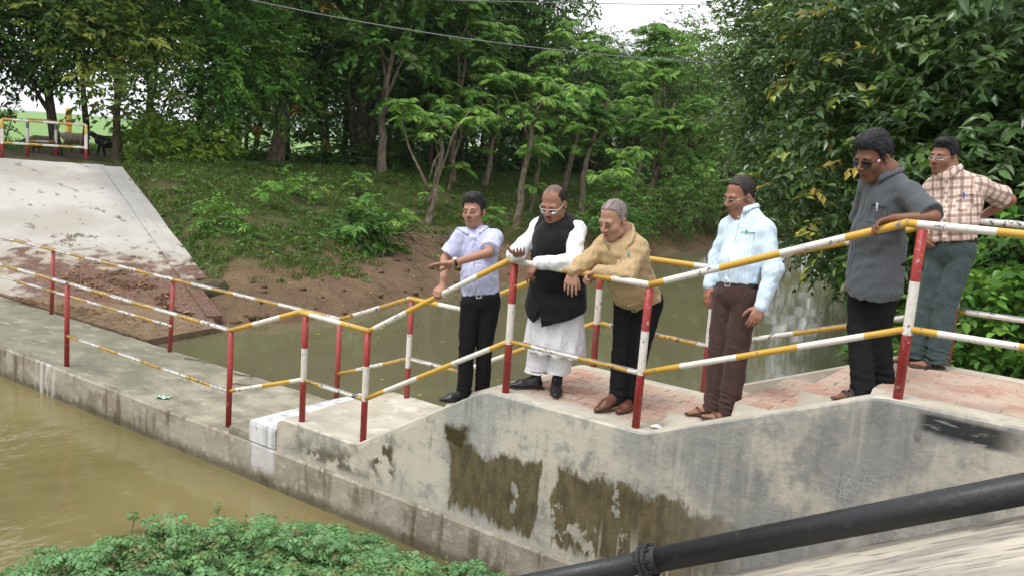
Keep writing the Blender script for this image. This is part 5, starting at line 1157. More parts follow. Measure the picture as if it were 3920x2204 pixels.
leafy_tree('red_tipped_tree', 'stout pale trunked tree with reddish new leaves', (-14.34, 15.06, 1.9), 5, .30,
           [(.6, -.1, 3.1, .9, 1.0, .6), (0, .3, 2.4, 1.0, 1.0, .7), (.2, -.9, 2.6, .9, .8, .6), (.2, .2, 4.2, 1.3, 1.3, .8), (.9, .9, 1.5, .7, .7, .5), (.3, -1.6, 1.6, .8, .8, .6), (.1, .2, 5.4, 1.4, 1.4, .9), (.8, .4, 1.7, .6, .6, .45)], S_RED, group=TG, seed=6, bark='bark_pale', lean=(.4, .3), dens=1.7)
leafy_tree('forked_tree', 'dark thick tree with several stems near the middle of the wood', (-12.75, 17.56, 1.85), 6, .30,
           [(0, 0, 3.9, 1.9, 2.1, 1.3), (.6, .8, 5.4, 2, 2, 1.4), (-.6, -.6, 2.8, 1.4, 1.3, .9), (.9, -1.2, 2.0, .8, .9, .6), (.8, 1.4, 2.4, .9, .9, .6), (.5, 0, 8, 2.6, 2.6, 1.8)], S_DARK, group=TG, seed=7,
           stems=[((0, 0, -.2), (-.9, -.8, 4), .17), ((0, 0, .2), (.9, .9, 4.4), .2), ((.1, .1, .1), (.3, 1.3, 4.2), .13)])
leafy_tree('broadleaf_tree', 'straight brown trunked tree with big round green leaves in the middle', (-10.78, 16.54, 1.8), 5.4, .17,
           [(.3, .1, 2.9, .9, 1.0, .8), (.2, .3, 4.0, 1.2, 1.3, .9), (-.5, -.8, 4.3, 1.0, 1.1, .8), (.6, 1.0, 4.9, 1.3, 1.3, .9), (.2, .2, 1.9, .45, .5, .4), (.6, .3, 7.0, 2.0, 2.0, 1.5), (.8, .5, 9.2, 1.8, 1.8, 1.4)],
           dict(S_BROAD, n=20, L=.30, W=.62, pal=G_MID + [(.06, .11, .03)]), group=TG, seed=8, bark='bark_pale', dens=1.15, lean=(.2, .2))
# feathery-leaved trees along the water side, each on its own leaning stem
FR = [('pale leaning feathery tree sprouting low on the bank behind the first man', (-5.6, 13.12, .8), 3.4, .11, [(-.1, .2, 1.5, .35, .4, .3), (.1, .3, 2.5, .7, .7, .5), (-.5, -.3, 3.0, .7, .7, .4), (.4, 1.0, 3.2, .8, .8, .5)], (.0, .3), [((0, 0, .6), (.3, 1.2, 3.2), .05), ((0, 0, .9), (-.6, -.6, 2.8), .05)]),
      ('feathery tree standing behind the head of the first man', (-9.7, 20.82, 1.5), 4.0, .13, [(.1, 0, 2.4, .8, .9, .6), (.3, .6, 3.2, 1.0, 1.0, .6), (-.2, -.5, 4.0, .9, .9, .6)], (.2, .3), None),
      ('feathery tree between the first man and the man in white', (-5.28, 16.79, .6), 5.0, .12, [(0, .2, 3.3, .9, 1.0, .6), (.3, .8, 4.0, 1.0, 1.0, .6), (-.4, -.4, 4.7, .9, .9, .6)], (.3, .7), None),
      ('tall feathery tree above the man in white', (-8.6, 24.4, 1.4), 5.4, .14, [(0, 0, 2.4, 1.0, 1.1, .7), (.3, .9, 3.6, 1.2, 1.2, .8), (-.3, -.8, 4.6, 1.1, 1.1, .7), (.1, .2, 5.8, 1.2, 1.2, .8)], (.3, .5), None),
      ('feathery tree with pale shoots right of the man in white', (-6.4, 22.5, .9), 5.2, .12, [(.2, .1, 2.6, 1.0, 1.1, .7), (.6, .8, 3.6, 1.1, 1.1, .7), (.2, -.6, 4.4, 1.0, .9, .6), (.8, .6, 1.8, .8, .9, .5), (.4, .3, 5.4, 1.1, 1.1, .7)], (.4, .5), None),
      ('broad feathery tree over the man in the tan shirt', (-5.8, 26.0, .7), 5.6, .14, [(.6, .3, 3.2, 1.2, 1.3, .9), (.9, 1.0, 4.2, 1.2, 1.3, .8), (.4, -.6, 4.8, 1.1, 1.1, .7), (1.2, .9, 2.0, .9, 1.0, .6), (.2, .2, 6.0, 1.2, 1.2, .8), (.7, .6, 7.2, 1.2, 1.2, .8)], (.6, .6), None)]
for i, (lab, loc, h, r0, bl, ln, st) in enumerate(FR):
    bl = bl + [(ln[0] * t + .12 * math.sin(9 * t + i), ln[1] * t + .12 * math.cos(7 * t + i), h * t, .42, .45, .35) for t in (.22, .36, .50)]
    leafy_tree('feathery_tree', lab, loc, h, r0, bl, S_FROND, group='feathery leaved trees on the bank slope', seed=20 + i, bark='bark_pale', lean=ln, stems=st, dens=1.7, nl=4)
for i, (lab, x, y, h) in enumerate([('young feathery tree on the bank crest right of the broadleaf tree', -8.9, 17.9, 3.2), ('young feathery tree low on the slope behind the man in white', -6.6, 19.4, 3.0), ('young feathery tree leaning out right of the tall pair', -7.4, 26.8, 3.8),
        ('feathery sapling close to the water behind the tan shirt man', -4.6, 21.2, 2.6), ('feathery tree crowding the crest above the waistcoat man', -9.2, 22.6, 4.4), ('feathery sapling at the water left of the blue shirt man', -4.4, 27.6, 3.0), ('tall feathery tree high over the slope in the middle', -9.8, 19.2, 6.4), ('tall feathery tree high over the slope near the pale gap', -8.2, 29.5, 7.0)]):
    big = h > 5; bl = [(.1, .2, h * .95, .9, 1.0, .6), (.4, -.4, h * .8, .8, .8, .5), (-.3, .5, h * .72, .8, .9, .5), (.2, .3, h * .5, .5, .5, .35), (.1, .1, h * .3, .35, .35, .3)] + ([(0, 0, h * .62, 1.2, 1.3, .8), (.5, .8, h * .85, 1.2, 1.2, .8)] if big else [])
    leafy_tree('feathery_tree', lab, (x, y, T(x, y)), h, .10 if big else .06, bl, S_FROND, group='feathery leaved trees on the bank slope', seed=140 + i, bark='bark_pale', lean=(.2, .3), dens=1.7, nl=4)
# rows behind: varied, built from a few crowns
B1 = [(0, 0, 2.7, 1.5, 1.5, 1.0), (.5, -.5, 4.1, 1.8, 1.8, 1.3), (-.5, .5, 5.7, 1.9, 1.9, 1.3), (.3, -.3, 7.6, 2.1, 2.1, 1.4), (-.2, .2, 9.6, 1.8, 1.8, 1.3)]
B2 = [(0, .2, 3.1, 1.9, 1.8, 1.3), (-.5, -.3, 2.2, 1.2, 1.2, .6), (.5, 0, 5.2, 2.1, 2.1, 1.6), (-.3, .3, 7.8, 2.2, 2.2, 1.6), (.2, -.2, 9.8, 1.8, 1.8, 1.2)]
protoA = leafy_tree('wood_tree', 'slender dark stemmed tree in the shade of the back row', (-18.6, 17.6, 1.85), 6.4, .11, B1, S_DARK, group=TG, seed=40, dens=.75)
protoB = leafy_tree('wood_tree', 'slender mid green tree in the shade of the back row', (-17.4, 21.2, 1.85), 6.0, .13, B2, S_BROAD, group=TG, seed=41, dens=.75)
protoC = leafy_tree('wood_tree', 'leaning feathery tree in the shade of the back row', (-16.8, 24.6, 1.8), 6.2, .10, B1, dict(S_FROND, pal=G_MID), group=TG, seed=42, dens=1.3)
for p_ in (protoA, protoB, protoC): p_.rotation_euler.z = 1.0
rr = np.random.default_rng(5)
spots = []
for Y in np.arange(6.5, 54, 1.9):
    for row, X in enumerate((-12.6, -15.2, -18.0, -20.6)):
        x, y = X + rr.normal() * .6 + (.6 if Y > 30 else 0), Y + rr.normal() * .6 + row * .5
        if row == 0 and y < 18.5: continue
        if y < 13 + (-x - 15.2) * .78 and x < -13.4: continue
        spots.append((x, y, row))
names = ['slender dark stemmed tree in the shade of the back row', 'slender mid green tree in the shade of the back row', 'leaning feathery tree in the shade of the back row']
for (x, y, row) in spots:
    k = int(rr.choice(3, p=[.42, .38, .20])); o = copy_tree((protoA, protoB, protoC)[k]); s = (.85 + .35 * rr.random()) * (1 if y < 32 else .62)
    o.location = (x, y, T(x, y)); o.rotation_euler = (rr.normal() * .04, rr.normal() * .04, rr.random() * 6.28); o.scale = (s, s, s * (.9 + .25 * rr.random()))
BH = [(0, 0, 4.2, 2.0, 2.0, 1.0), (.5, -.8, 5.4, 2.2, 2.2, 1.3), (-.6, .8, 5.8, 2.2, 2.2, 1.3), (0, 0, 7.2, 2.4, 2.4, 1.4)]
hi_ = leafy_tree('wood_tree', 'tall dark tree behind the yellowing tree with its crown high over the field', (-17.2, 9.9, 1.85), 5.5, .12, BH, S_BRIGHT, group=TG, seed=45, dens=1.0)
for k_, (x, y, lab) in enumerate([(-16.6, 6.2, 'tall tree behind the guard rail with its crown over the top left corner'), (-18.6, 13.0, 'tall tree behind the bright green one with a high crown'), (-16.2, 11.6, 'tall tree rising right behind the middle goat')]):
    o = copy_tree(hi_); o.location = (x, y, T(x, y)); o.rotation_euler = (0, 0, 2.0 * k_ + 1); o['label'] = lab
# far end of the canal
leafy = [('fine leaved pale tree where the canal bends out of sight', (-3.6, 34, .4), 1.1), ('olive tree at the bend of the canal', (-1.6, 42, .6), 1.25), ('tall pale tree at the far end of the canal', (1.0, 50, .9), 1.5),
         ('pale bushy tree at the foot of the far wood by the water', (-3.9, 29.3, .3), .8), ('pale green tree closing the view along the canal', (4.5, 47, .9), 1.3), ('slender pale tree rising over the canal bend', (-6.6, 31.5, 1.0), 1.15), ('tall pale tree behind the slender one at the bend', (-7.6, 37.5, 1.3), 1.35), ('low pale tree standing by the water in the middle of the bend', (-1.2, 36.5, .4), .95), ('low pale tree at the right of the bend', (2.4, 41, .6), 1.0)]
for i, (lab, loc, s) in enumerate(leafy):
    leafy_tree('bend_tree', lab, loc, 5.0 * s, .14, [(0, 0, 2.4 * s, 1.6 * s, 1.6 * s, 1.4 * s), (.6, .5, 4.2 * s, 1.8 * s, 1.8 * s, 1.3 * s), (-.6, -.3, 5.6 * s, 1.5 * s, 1.5 * s, 1.0 * s), (.9, -.8, 1.3 * s, 1.3 * s, 1.2 * s, 1.0 * s)], dict(S_FINE if i % 3 != 1 else S_GREY, L=.2, twig=.7), group='trees where the canal bends', seed=60 + i, dens=1.1)

# ------------------------------------------------------------------ the big tree on the near bank, right
def big_tree():
    r = np.random.default_rng(77); o = thing('broad_tree', 'large dark glossy leaved tree overhanging the canal on the right bank', 'tree', (11.2, 9.5, 1.6))
    wb = [(8.0, 5.9, 3.5, 1.4, 1.3, 1.1), (7.9, 6.1, 4.9, 1.5, 1.4, 1.1), (9.3, 4.7, 3.5, 1.1, 1.0, 1.1), (9.3, 4.9, 4.8, 1.3, 1.1, 1.1), (8.7, 5.2, 2.5, 1.0, 1.0, .8), (10.0, 4.3, 2.8, 1.1, .9, .9), (11.2, 4.6, 3.8, 1.4, 1.2, 1.5), (12.4, 4.6, 3.2, 1.3, 1.2, 1.6),
          (6.2, 9.0, 4.7, 1.6, 1.6, 1.2), (6.3, 9.0, 3.3, 1.5, 1.4, 1.0), (6.9, 8.2, 2.3, 1.1, 1.1, .8), (5.8, 9.8, 6.0, 1.7, 1.7, 1.2), (9.6, 6.4, 3.4, 1.7, 1.5, 1.8), (8.2, 8.4, 4.2, 1.8, 1.8, 1.8)]
    bl = [(a - 11.2, b - 9.5, c - 1.6, d, e, f_) for (a, b, c, d, e, f_) in wb]
    Cp, O = blob_pts(r, bl, 12500)
    pr_ = [(.034, .092, .026), (.052, .120, .034), (.075, .15, .045), (.022, .062, .017)]; near_ = Cp @ np.array([.2, -.95, 0]) > np.quantile(Cp @ np.array([.2, -.95, 0]), .72)
    a2 = sprays(r, Cp[near_], O[near_], 9, .42, .13, .46, pr_, None, 7, .5, .28); Cp, O = Cp[~near_], O[~near_]
    a = sprays(r, Cp, O, 9, .42, .125, .46, [(.034, .092, .026), (.052, .120, .034), (.075, .15, .045), (.022, .062, .017)], None, 2, .5, .22)
    Cp, O = blob_pts(r, [bl[0], bl[1], bl[4]], 120); Cp += O * .3
    b = sprays(r, Cp, O, 7, .3, .14, .45, [(.26, .28, .06), (.32, .26, .07), (.20, .26, .06)], None, 2)
    tag(meshobj('crown_front', a2[0], a2[1], M['leaf_gloss'], o, False, col=a2[2]), kind='stuff'); crown('crown', [a, b], M['leaf_gloss'], o)
    lim = [np.array(q[:3]) for q in bl]
    trunk(r, o, 4.2, .22, lim, M['bark'], (-.5, -.2))
    # the leaves nearest the viewer, one by one
    V, F, _ = leaf_arrays(np.zeros((1, 3)), np.array([[1., 0, 0]]), np.array([[0, 0, 1.]]), np.array([1.]), np.array([.5]), np.zeros((1, 3)), 7, .2)
    meshes = []
    for c in [(.032, .082, .024), (.048, .108, .032), (.065, .128, .042), (.10, .17, .045)]:
        q_ = meshobj('leaf', V, F, M['leaf_gloss'], o, False, col=np.tile(c, (len(V), 1))); meshes.append(q_)
    camv = unit(np.array([-.3, -.95, -.1])); Cp, O = blob_pts(r, bl[:13], 2400)
    sel = (O @ camv > .35); Cp, O = Cp[sel] + O[sel] * .25, O[sel]
    for k in range(min(240, len(Cp))):
        q_ = meshes[k] if k < 4 else bpy.data.objects.new('leaf', meshes[k % 4].data)
        if k >= 4: COL.objects.link(q_); q_.parent = o
        q_.location = Cp[k]; s = .12 + .06 * r.random(); q_.scale = (s, s, s)
        q_.rotation_euler = (r.normal() * .6, .45 + r.normal() * .35, math.atan2(O[k][1], O[k][0]) + r.normal() * .7)
    return o
big_tree()
leafy_tree('understorey_tree', 'dark tree behind the big overhanging tree on the right bank', (13.5, 13.5, 1.6), 6, .2, [(0, 0, 4, 2.8, 2.4, 2), (-2, 0, 2.2, 2.2, 2, 1.6), (-3, -1, 5.5, 2.5, 2.5, 1.6), (1, -1.5, 1.6, 2, 1.6, 1.4)], dict(S_DARK, L=.2), group='right bank trees', seed=80, dens=.8)
leafy_tree('understorey_tree', 'grey leaved tree leaning far over the water beyond the big tree', (8.6, 14.5, 1.0), 6, .2, [(-5.2, -1.0, 4.3, 1.5, 1.5, 1.2), (-5.0, -1.1, 2.9, 1.4, 1.4, 1.1), (-4.4, -1.4, 1.5, 1.2, 1.2, .8), (-5.2, -.5, 5.7, 1.6, 1.6, 1.2), (-3.4, -1.4, 3.6, 1.6, 1.5, 1.4), (-3.2, -1.5, 1.4, 1.4, 1.3, .9), (-1.5, -1, 3, 1.8, 1.6, 1.8)], S_GREY, mat='leaf_gloss', group='right bank trees', seed=81, dens=1.0)
leafy_tree('understorey_tree', 'grey green tree farther along the right bank', (6.4, 25, 1.0), 6, .2, [(-.4, 0, 3.6, 2.2, 2.2, 1.8), (-1.2, 0, 1.6, 1.6, 1.7, 1.2), (-.6, .4, 5.8, 2.0, 2.0, 1.4)], S_GREY, group='right bank trees', seed=82, dens=.8)

# creeper and shrubs behind the man in the check shirt
def shrub(name, label, loc, blobs, pal, L, W, n, m=8, twig=.35, seed=1, shape=7, droop=.2, group=None, single=0, mat='leaf'):
    r = np.random.default_rng(seed); o = thing(name, label, 'shrub', loc, 0, group)
    Cp, O = blob_pts(r, blobs, n); a = sprays(r, Cp, O, m, twig, L, W, pal, None, shape, .5, droop)
    crown('foliage', [a], M[mat], o)
    st = MB()
    for b in blobs: st.tube(limb_path(r, (r.normal() * .05, r.normal() * .05, -.2), b[:3], 6, .2), np.linspace(.025, .006, 6), 6)
    st.build('stem', M['twig'], o, True)
    if single:
        V, F, _ = leaf_arrays(np.zeros((1, 3)), np.array([[1., 0, 0]]), np.array([[0, 0, 1.]]), np.array([1.]), np.array([.62]), np.zeros((1, 3)), 7, .18)
        ms = [meshobj('leaf', V, F, M[mat], o, False, col=np.tile(c, (len(V), 1))) for c in pal[:3]]
        Cp, O = blob_pts(r, blobs, single * 4); sel = (O @ unit(np.array([-.2, -.95, .3])) > .3); Cp, O = (Cp + O * .2)[sel][:single], O[sel][:single]
        for k in range(len(Cp)):
            q_ = ms[k] if k < 3 else bpy.data.objects.new('leaf', ms[k % 3].data)
            if k >= 3: COL.objects.link(q_); q_.parent = o
            q_.location = Cp[k]; s = L * (.8 + .5 * r.random()); q_.scale = (s, s, s); q_.rotation_euler = (r.normal() * .4, .35 + r.normal() * .3, math.atan2(O[k][1], O[k][0]) + r.normal() * .8)
    return o
PAL_V = [(.07, .20, .034), (.10, .25, .045), (.05, .145, .026), (.14, .30, .06)]
shrub('creeper', 'bright broad leaved creeper tumbling beside the top platform behind the check shirt man', (10.1, 2.75, 1.2), [(-.5, 0, .6, .45, .4, .5), (0, .1, .9, .5, .4, .5), (.5, -.1, .5, .5, .4, .5), (.2, .2, 1.4, .5, .4, .4), (-.4, .3, 1.2, .45, .4, .35), (0, -.3, .1, .6, .4, .35), (1.1, 0, .8, .6, .5, .8)], PAL_V, .105, .66, 620, seed=90, single=150)
shrub('creeper', 'darker creeper hanging at the water edge behind the grey shirt man', (9.3, 4.6, .9), [(-.2, .2, .2, .9, .7, .7), (-.6, .6, .9, .8, .7, .6), (.2, .4, 1.2, .9, .7, .6)], G_MID, .15, .6, 380, seed=91)
# ------------------------------------------------------------------ ground cover: bank grass, weeds and litter
def blades(name, X, Y, Z, h, w, pal, seed, per=3, lean=.5, kind='stuff'):
    r = np.random.default_rng(seed); n = len(X); P = np.repeat(np.stack([X, Y, Z], -1), per, 0); k = n * per
    P[:, :2] += r.normal(size=(k, 2)) * .04
    D = unit(np.stack([r.normal(size=k) * lean, r.normal(size=k) * lean, np.ones(k)], -1)); N = rdir(r, k); H = np.repeat(h, per) * (.5 + .8 * r.random(k))
    V, F, Cc = leaf_arrays(P, D, N, H, np.full(k, w) * (.7 + .6 * r.random(k)), tint(r, k, pal, None, .35), 2, .25)
    return tag(meshobj(name, V, F, M['leaf'], None, False, col=Cc), kind=kind)
r = np.random.default_rng(101)
Y = 2.5 + r.random(60000) ** 1.25 * 34; X = shore_far(Y) - .9 - r.random(60000) ** .9 * 10.5
d = fbm(X * .7, Y * .7, 71) + .5 * fbm(X * 2.2, Y * 2.2, 72); e = 3.1 + (-1.1 - X) * .382 - Y
u = shore_far(Y) - X
ok = (d > .74 - np.clip((u - 2.2) * .08, -.3, .12) - .05 * np.clip(u - 5.5, 0, 2)) & (e < -.45)
X, Y = X[ok][:24000], Y[ok][:24000]; Z = terrain(X, Y) - .01
hgt = .10 + .14 * fbm(X * .6, Y * .6, 73)
blades('bank_grass', X, Y, Z, hgt, .022, [(.055, .118, .022), (.075, .14, .03), (.038, .085, .016), (.12, .13, .04)], 102, 3)
# broad low weeds on the bank
k = r.choice(len(X), 5200, replace=False); P = np.stack([X[k], Y[k], Z[k] + .06], -1)
a = sprays(r, P, unit(r.normal(size=(len(k), 3)) * [1, 1, .2] + [0, 0, .7]), 6, .22, .10, .6, [(.048, .13, .024), (.036, .098, .018), (.075, .17, .034)], None, 2, .5)
tag(meshobj('bank_weeds', a[0], a[1], M['leaf'], None, False, col=a[2]), kind='stuff')
# dry straw and grass tussocks near the water, farther along
Y = 14 + r.random(2600) * 18; X = shore_far(Y) - .2 - r.random(2600) * 2.2
blades('dry_grass', X, Y, terrain(X, Y), np.full(2600, .3), .018, [(.17, .13, .06), (.12, .10, .05), (.08, .09, .03)], 103, 2, .9)
# plateau grass behind the crest
Y = 4 + r.random(9000) * 26; X = -17.5 - r.random(9000) * 6; ok = np.ones(9000, bool)
blades('verge_grass', X, Y, terrain(X, Y), np.full(9000, .25), .04, [(.06, .14, .03), (.08, .18, .04), (.05, .11, .025)], 104, 2)

def litter(name, X, Y, Z, L, pal, seed, up=.25):
    r = np.random.default_rng(seed); n = len(X); D = unit(np.stack([r.normal(size=n), r.normal(size=n), r.normal(size=n) * up], -1)); N = unit(r.normal(size=(n, 3)) * .22 + [0, 0, 1])
    LL = L * (.5 + .9 * r.random(n)); V, F, Cc = leaf_arrays(np.stack([X, Y, Z], -1), D, N, LL, LL * .42, tint(r, n, pal, None, .3), 2, -.12)
    return tag(meshobj(name, V, F, M['leaf'], None, False, col=Cc), kind='stuff')
BR = [(.14, .055, .036), (.10, .038, .026), (.22, .10, .062), (.075, .032, .024)]
# leaf litter washed up on the apron foot
def on_apron(s, v):
    b = np.stack([np.interp(s, range(5), Bc[:, i]) for i in range(3)], -1); t = np.stack([np.interp(s, range(5), Tc[:, i]) for i in range(3)], -1); return b + (t - b) * v[:, None]
s = 2.3 + 1.65 * r.random(13000) ** .8; v = r.random(13000) ** 1.6 * .42
p = on_apron(s, v); dn = fbm(p[:, 0] * 1.1, p[:, 1] * 1.1, 81) + .4 * fbm(p[:, 0] * 4, p[:, 1] * 4, 82); ok = dn > .74 + .25 * np.clip(v - .15, 0, 1)
p = p[ok]; litter('leaf_litter', p[:, 0], p[:, 1], p[:, 2] + .006, .048, BR, 110, .04)
x = -4.4 + 3.6 * r.random(420); y = 1.42 + (x + 4.4) * .35 * r.random(420) + .05 * r.normal(size=420)
litter('leaf_litter', x, y, np.full(420, .05), .075, BR, 111, .1)
s = 1.5 + 2.5 * r.random(60); v = .25 + .7 * r.random(60); p = on_apron(s, v); litter('leaf_litter', p[:, 0], p[:, 1], p[:, 2] + .012, .075, BR, 112, .08)
s = 2.6 + 1.2 * r.random(60); v = .03 + .22 * r.random(60); p = on_apron(s, v); litter('dry_leaves', p[:, 0], p[:, 1], p[:, 2] + .02, .12, [(.42, .25, .17), (.36, .20, .13)], 119, .2)
Y = 3.2 + r.random(520) ** 1.3 * 14; X = shore_far(Y) - .02 - r.random(520) * 2.4
litter('leaf_litter', X, Y, terrain(X, Y) + .012, .065, [(.30, .21, .10), (.22, .14, .08), (.45, .34, .10), (.14, .09, .06)], 113)
# yellow leaves afloat
x = np.concatenate([.0 + 5 * r.random(30), -1 + 8 * r.random(14)]); y = np.concatenate([2 + 4 * r.random(30), 6 + 9 * r.random(14)])
litter('floating_leaves', x, y, np.full(44, -.112), .07, [(.50, .40, .10), (.38, .28, .10)], 114, .02)
# clods on the mud
m = MB(); rcl = np.random.default_rng(9)
for i in range(90):
    Yc = 3.2 + rcl.random() ** 1.2 * 18; Xc = float(shore_far(Yc)) - .05 - rcl.random() * 1.5; s = .02 + .05 * rcl.random() ** 2
    m.ball((Xc, Yc, T(Xc, Yc) + s * .2), (s * (1 + rcl.random()), s * (1 + rcl.random()), s * .8), 6)
M['clod'] = plain('mud_clod', (.115, .078, .045), .95, .1, amt=.3, scale=9)
tag(m.build('mud_clods', M['clod'], None, True), kind='stuff')

# ------------------------------------------------------------------ undergrowth in the wood
ub = shrub('undergrowth_bush', 'leafy dark bush filling the space between the trunks of the wood', (-13.6, 19.6, 1.8), [(0, 0, .7, .8, 1.0, .6), (.4, .9, .9, .7, .8, .6), (-.2, -.8, .6, .7, .7, .5), (.1, .2, 1.5, .6, .7, .45)], G_MID + G_DARK, .17, .45, 170, 9, .45, 160, 2, .25, 'undergrowth between the trunks')
ru = np.random.default_rng(161)
for Yq in np.arange(13.2, 46, 1.05):
    for Xq in (-13.2, -16.8, -20.2):
        if ru.random() < .54 or (Yq < 16.5 and Xq > -15): continue
        o = copy_tree(ub); x, y = Xq + ru.normal() * .8, Yq + ru.normal() * .4; sc_ = .6 + .7 * ru.random(); o.location = (x, y, T(x, y)); o.rotation_euler = (0, 0, 6.28 * ru.random()); o.scale = (sc_, sc_, sc_ * (.5 + .4 * ru.random()))
# ------------------------------------------------------------------ plants on the bank
PB = 'leafy plants on the bank slope'
shrub('bush', 'large leaved green bush in the middle of the far bank', (-3.75, 8.75, .5), [(0, 0, .45, .55, .6, .35), (-.5, .5, .65, .5, .5, .3), (.3, -.5, .2, .35, .35, .2), (.2, .5, .2, .4, .4, .25)], [(.045, .135, .024), (.06, .17, .03), (.035, .10, .02)], .24, .42, 95, 8, .35, 120, 7, .3, PB)
shrub('bush', 'low light green plant close to the edge of the apron', (-5.0, 5.9, .95), [(0, 0, .3, .4, .4, .25), (.3, .3, .15, .3, .3, .2)], G_BRIGHT, .13, .45, 60, 8, .3, 121, 2, .2, PB)
shrub('bush', 'thin light plant high on the bank below the stout trunk', (-7.6, 9.7, 1.35), [(0, 0, .35, .45, .5, .3), (.2, .7, .3, .4, .4, .25)], G_BRIGHT, .15, .4, 50, 8, .35, 122, 2, .2, PB)
shrub('bush', 'yellow green bush on top of the bank in front of the goats', (-12.6, 9.6, 1.9), [(0, 0, .75, .7, 1.0, .5), (.3, 1.2, .7, .7, 1.0, .45), (0, -.8, .45, .5, .6, .4), (.2, .6, .35, .7, 1.0, .35)], [(.20, .36, .05), (.14, .29, .04), (.28, .42, .07)], .16, .5, 420, 9, .4, 123, 2, .2, PB)
shrub('bush', 'thin pale shrub behind the left post of the guard rail', (-15.6, 6.6, 1.9), [(0, 0, .8, .35, .35, .5), (.1, .1, 1.3, .25, .25, .3)], [(.11, .19, .05), (.08, .15, .04)], .12, .5, 60, 8, .3, 124, 2, .2, PB)
shrub('bush', 'dark round bush at the water edge left of the blue shirt man', (-3.0, 19.6, .35), [(0, 0, .7, .8, 1.0, .7), (-.6, .9, 1.2, .9, .9, .8), (-.3, -.9, .9, .8, .8, .6)], G_MID, .16, .42, 260, 9, .45, 125, 2, .25, PB)
shrub('bush', 'pale leafed bush by the water below the tan shirt man head height', (-3.6, 24.2, .4), [(0, 0, 1.0, 1.0, 1.2, .9), (-.2, 1.6, 1.6, 1.1, 1.2, 1.0)], [(.06, .14, .03), (.05, .11, .03), (.08, .17, .04)], .15, .42, 300, 9, .5, 126, 2, .25, PB)
shrub('bush', 'grey green bush trailing in the water farther along the right bank', (5.6, 17, .1), [(0, 0, .7, 1.2, 1.8, .9), (-.6, 2.4, .9, 1.1, 1.6, 1.0)], G_OLIVE, .14, .45, 420, 9, .45, 129, 2, .25, PB)
shrub('bush', 'hanging bush touching the water at the canal bend', (-2.2, 31, .2), [(0, 0, .8, 1.2, 1.3, .9), (.9, 1.4, 1.2, 1.3, 1.3, 1.1)], G_OLIVE, .16, .42, 260, 9, .5, 127, 2, .25, PB)
for i, (x, y) in enumerate([(-6.4, 8.2), (-5.9, 11.0), (-7.9, 12.6), (-4.6, 10.9), (-6.9, 14.6), (-5.0, 15.2)]):
    o = thing('fern_plant', ('feathery seedling on the bank below the yellow bush', 'feathery seedling above the large leaved bush', 'feathery seedling under the broadleaf tree', 'feathery seedling right of the large leaved bush', 'feathery seedling high behind the first man', 'feathery seedling between the leaning stems')[i], 'plant', (x, y, T(x, y)), 0, 'feathery seedlings on the bank')
    rf = np.random.default_rng(140 + i); crown('foliage', [fronds(rf, np.array([[0, 0, .35], [.12, .1, .55]]), 7, .55, 9, .15, .38, G_FROND)], M['leaf'], o); st = MB(); st.tube([(0, 0, -.1), (.03, .03, .3), (.12, .1, .56)], [.015, .011, .007], 6); st.build('stem', M['twig'], o)
# exposed roots and dead branches
m = MB(); rcl = np.random.default_rng(12)
o = thing('dead_branches', 'tangle of bare dead branches and roots on the bank above the mud', 'branches', (-3.6, 10.6, .5))
for i in range(26):
    a = np.array([rcl.normal() * .5, rcl.normal() * 1.1, .05 + .5 * rcl.random()]); b = a + [.5 + rcl.normal() * .5, rcl.normal() * .8, -.25 + rcl.normal() * .25]
    p = limb_path(rcl, a, b, 7, .35); g = terrain(p[:, 0] - 3.6, p[:, 1] + 10.6) - .5; p[:, 2] = np.maximum(p[:, 2], g + .02); m.tube(p, np.linspace(.022, .006, 7), 5)
m.build('branch', M['twig'], o, True)
# broken masonry lump beside the apron
m = MB(); m.ball((0, 0, 0), 1, 12); V = np.concatenate(m.V) * [.26, .46, .30]; V += .06 * np.stack([fbm(V[:, 1] * 6, V[:, 2] * 6, 1) - .5, fbm(V[:, 0] * 6, V[:, 2] * 6, 2) - .5, fbm(V[:, 0] * 6, V[:, 1] * 6, 3) - .5], -1) * 2
V[:, 2] = np.minimum(V[:, 2], .24)
o = meshobj('masonry_lump', V, m.F, plain('mossy_masonry', (.085, .075, .045), .95, .1, amt=.5, scale=4, bump=.03)); o.location = (-2.75, 3.95, .12); o.rotation_euler = (.2, .1, -.4)
tag(o, 'mossy broken lump of masonry lying beside the bleached apron', 'rubble')
# small litter on the walkway
M['green_foil'] = NT('green_foil'); _m = M['green_foil']; X_, Y_, Z_ = _m.xyz()
_c = _m.mix(_m.step(_m.noise(55, 2), .5, .56), (.03, .30, .12), (.75, .78, .72)); M['green_foil'] = _m.done(_c, .35, _m.noise(30, 3), .01, .5, .5)
gx_, gy_ = np.meshgrid(np.linspace(-.075, .075, 7), np.linspace(-.05, .05, 5), indexing='ij'); gz_ = .012 * np.sin(gx_ * 60) * np.cos(gy_ * 50) + .014; ii = np.arange(35).reshape(7, 5)
F = np.stack([ii[:-1, :-1], ii[1:, :-1], ii[1:, 1:], ii[:-1, 1:]], -1).reshape(-1, 4)
o = meshobj('packet', np.stack([gx_, gy_, gz_], -1).reshape(-1, 3), F, M['green_foil'], smooth=True); o.location = (1.9, .09, .0); o.rotation_euler = (0, 0, .55); tag(o, 'crumpled green and white foil packet lying on the low walkway', 'litter')
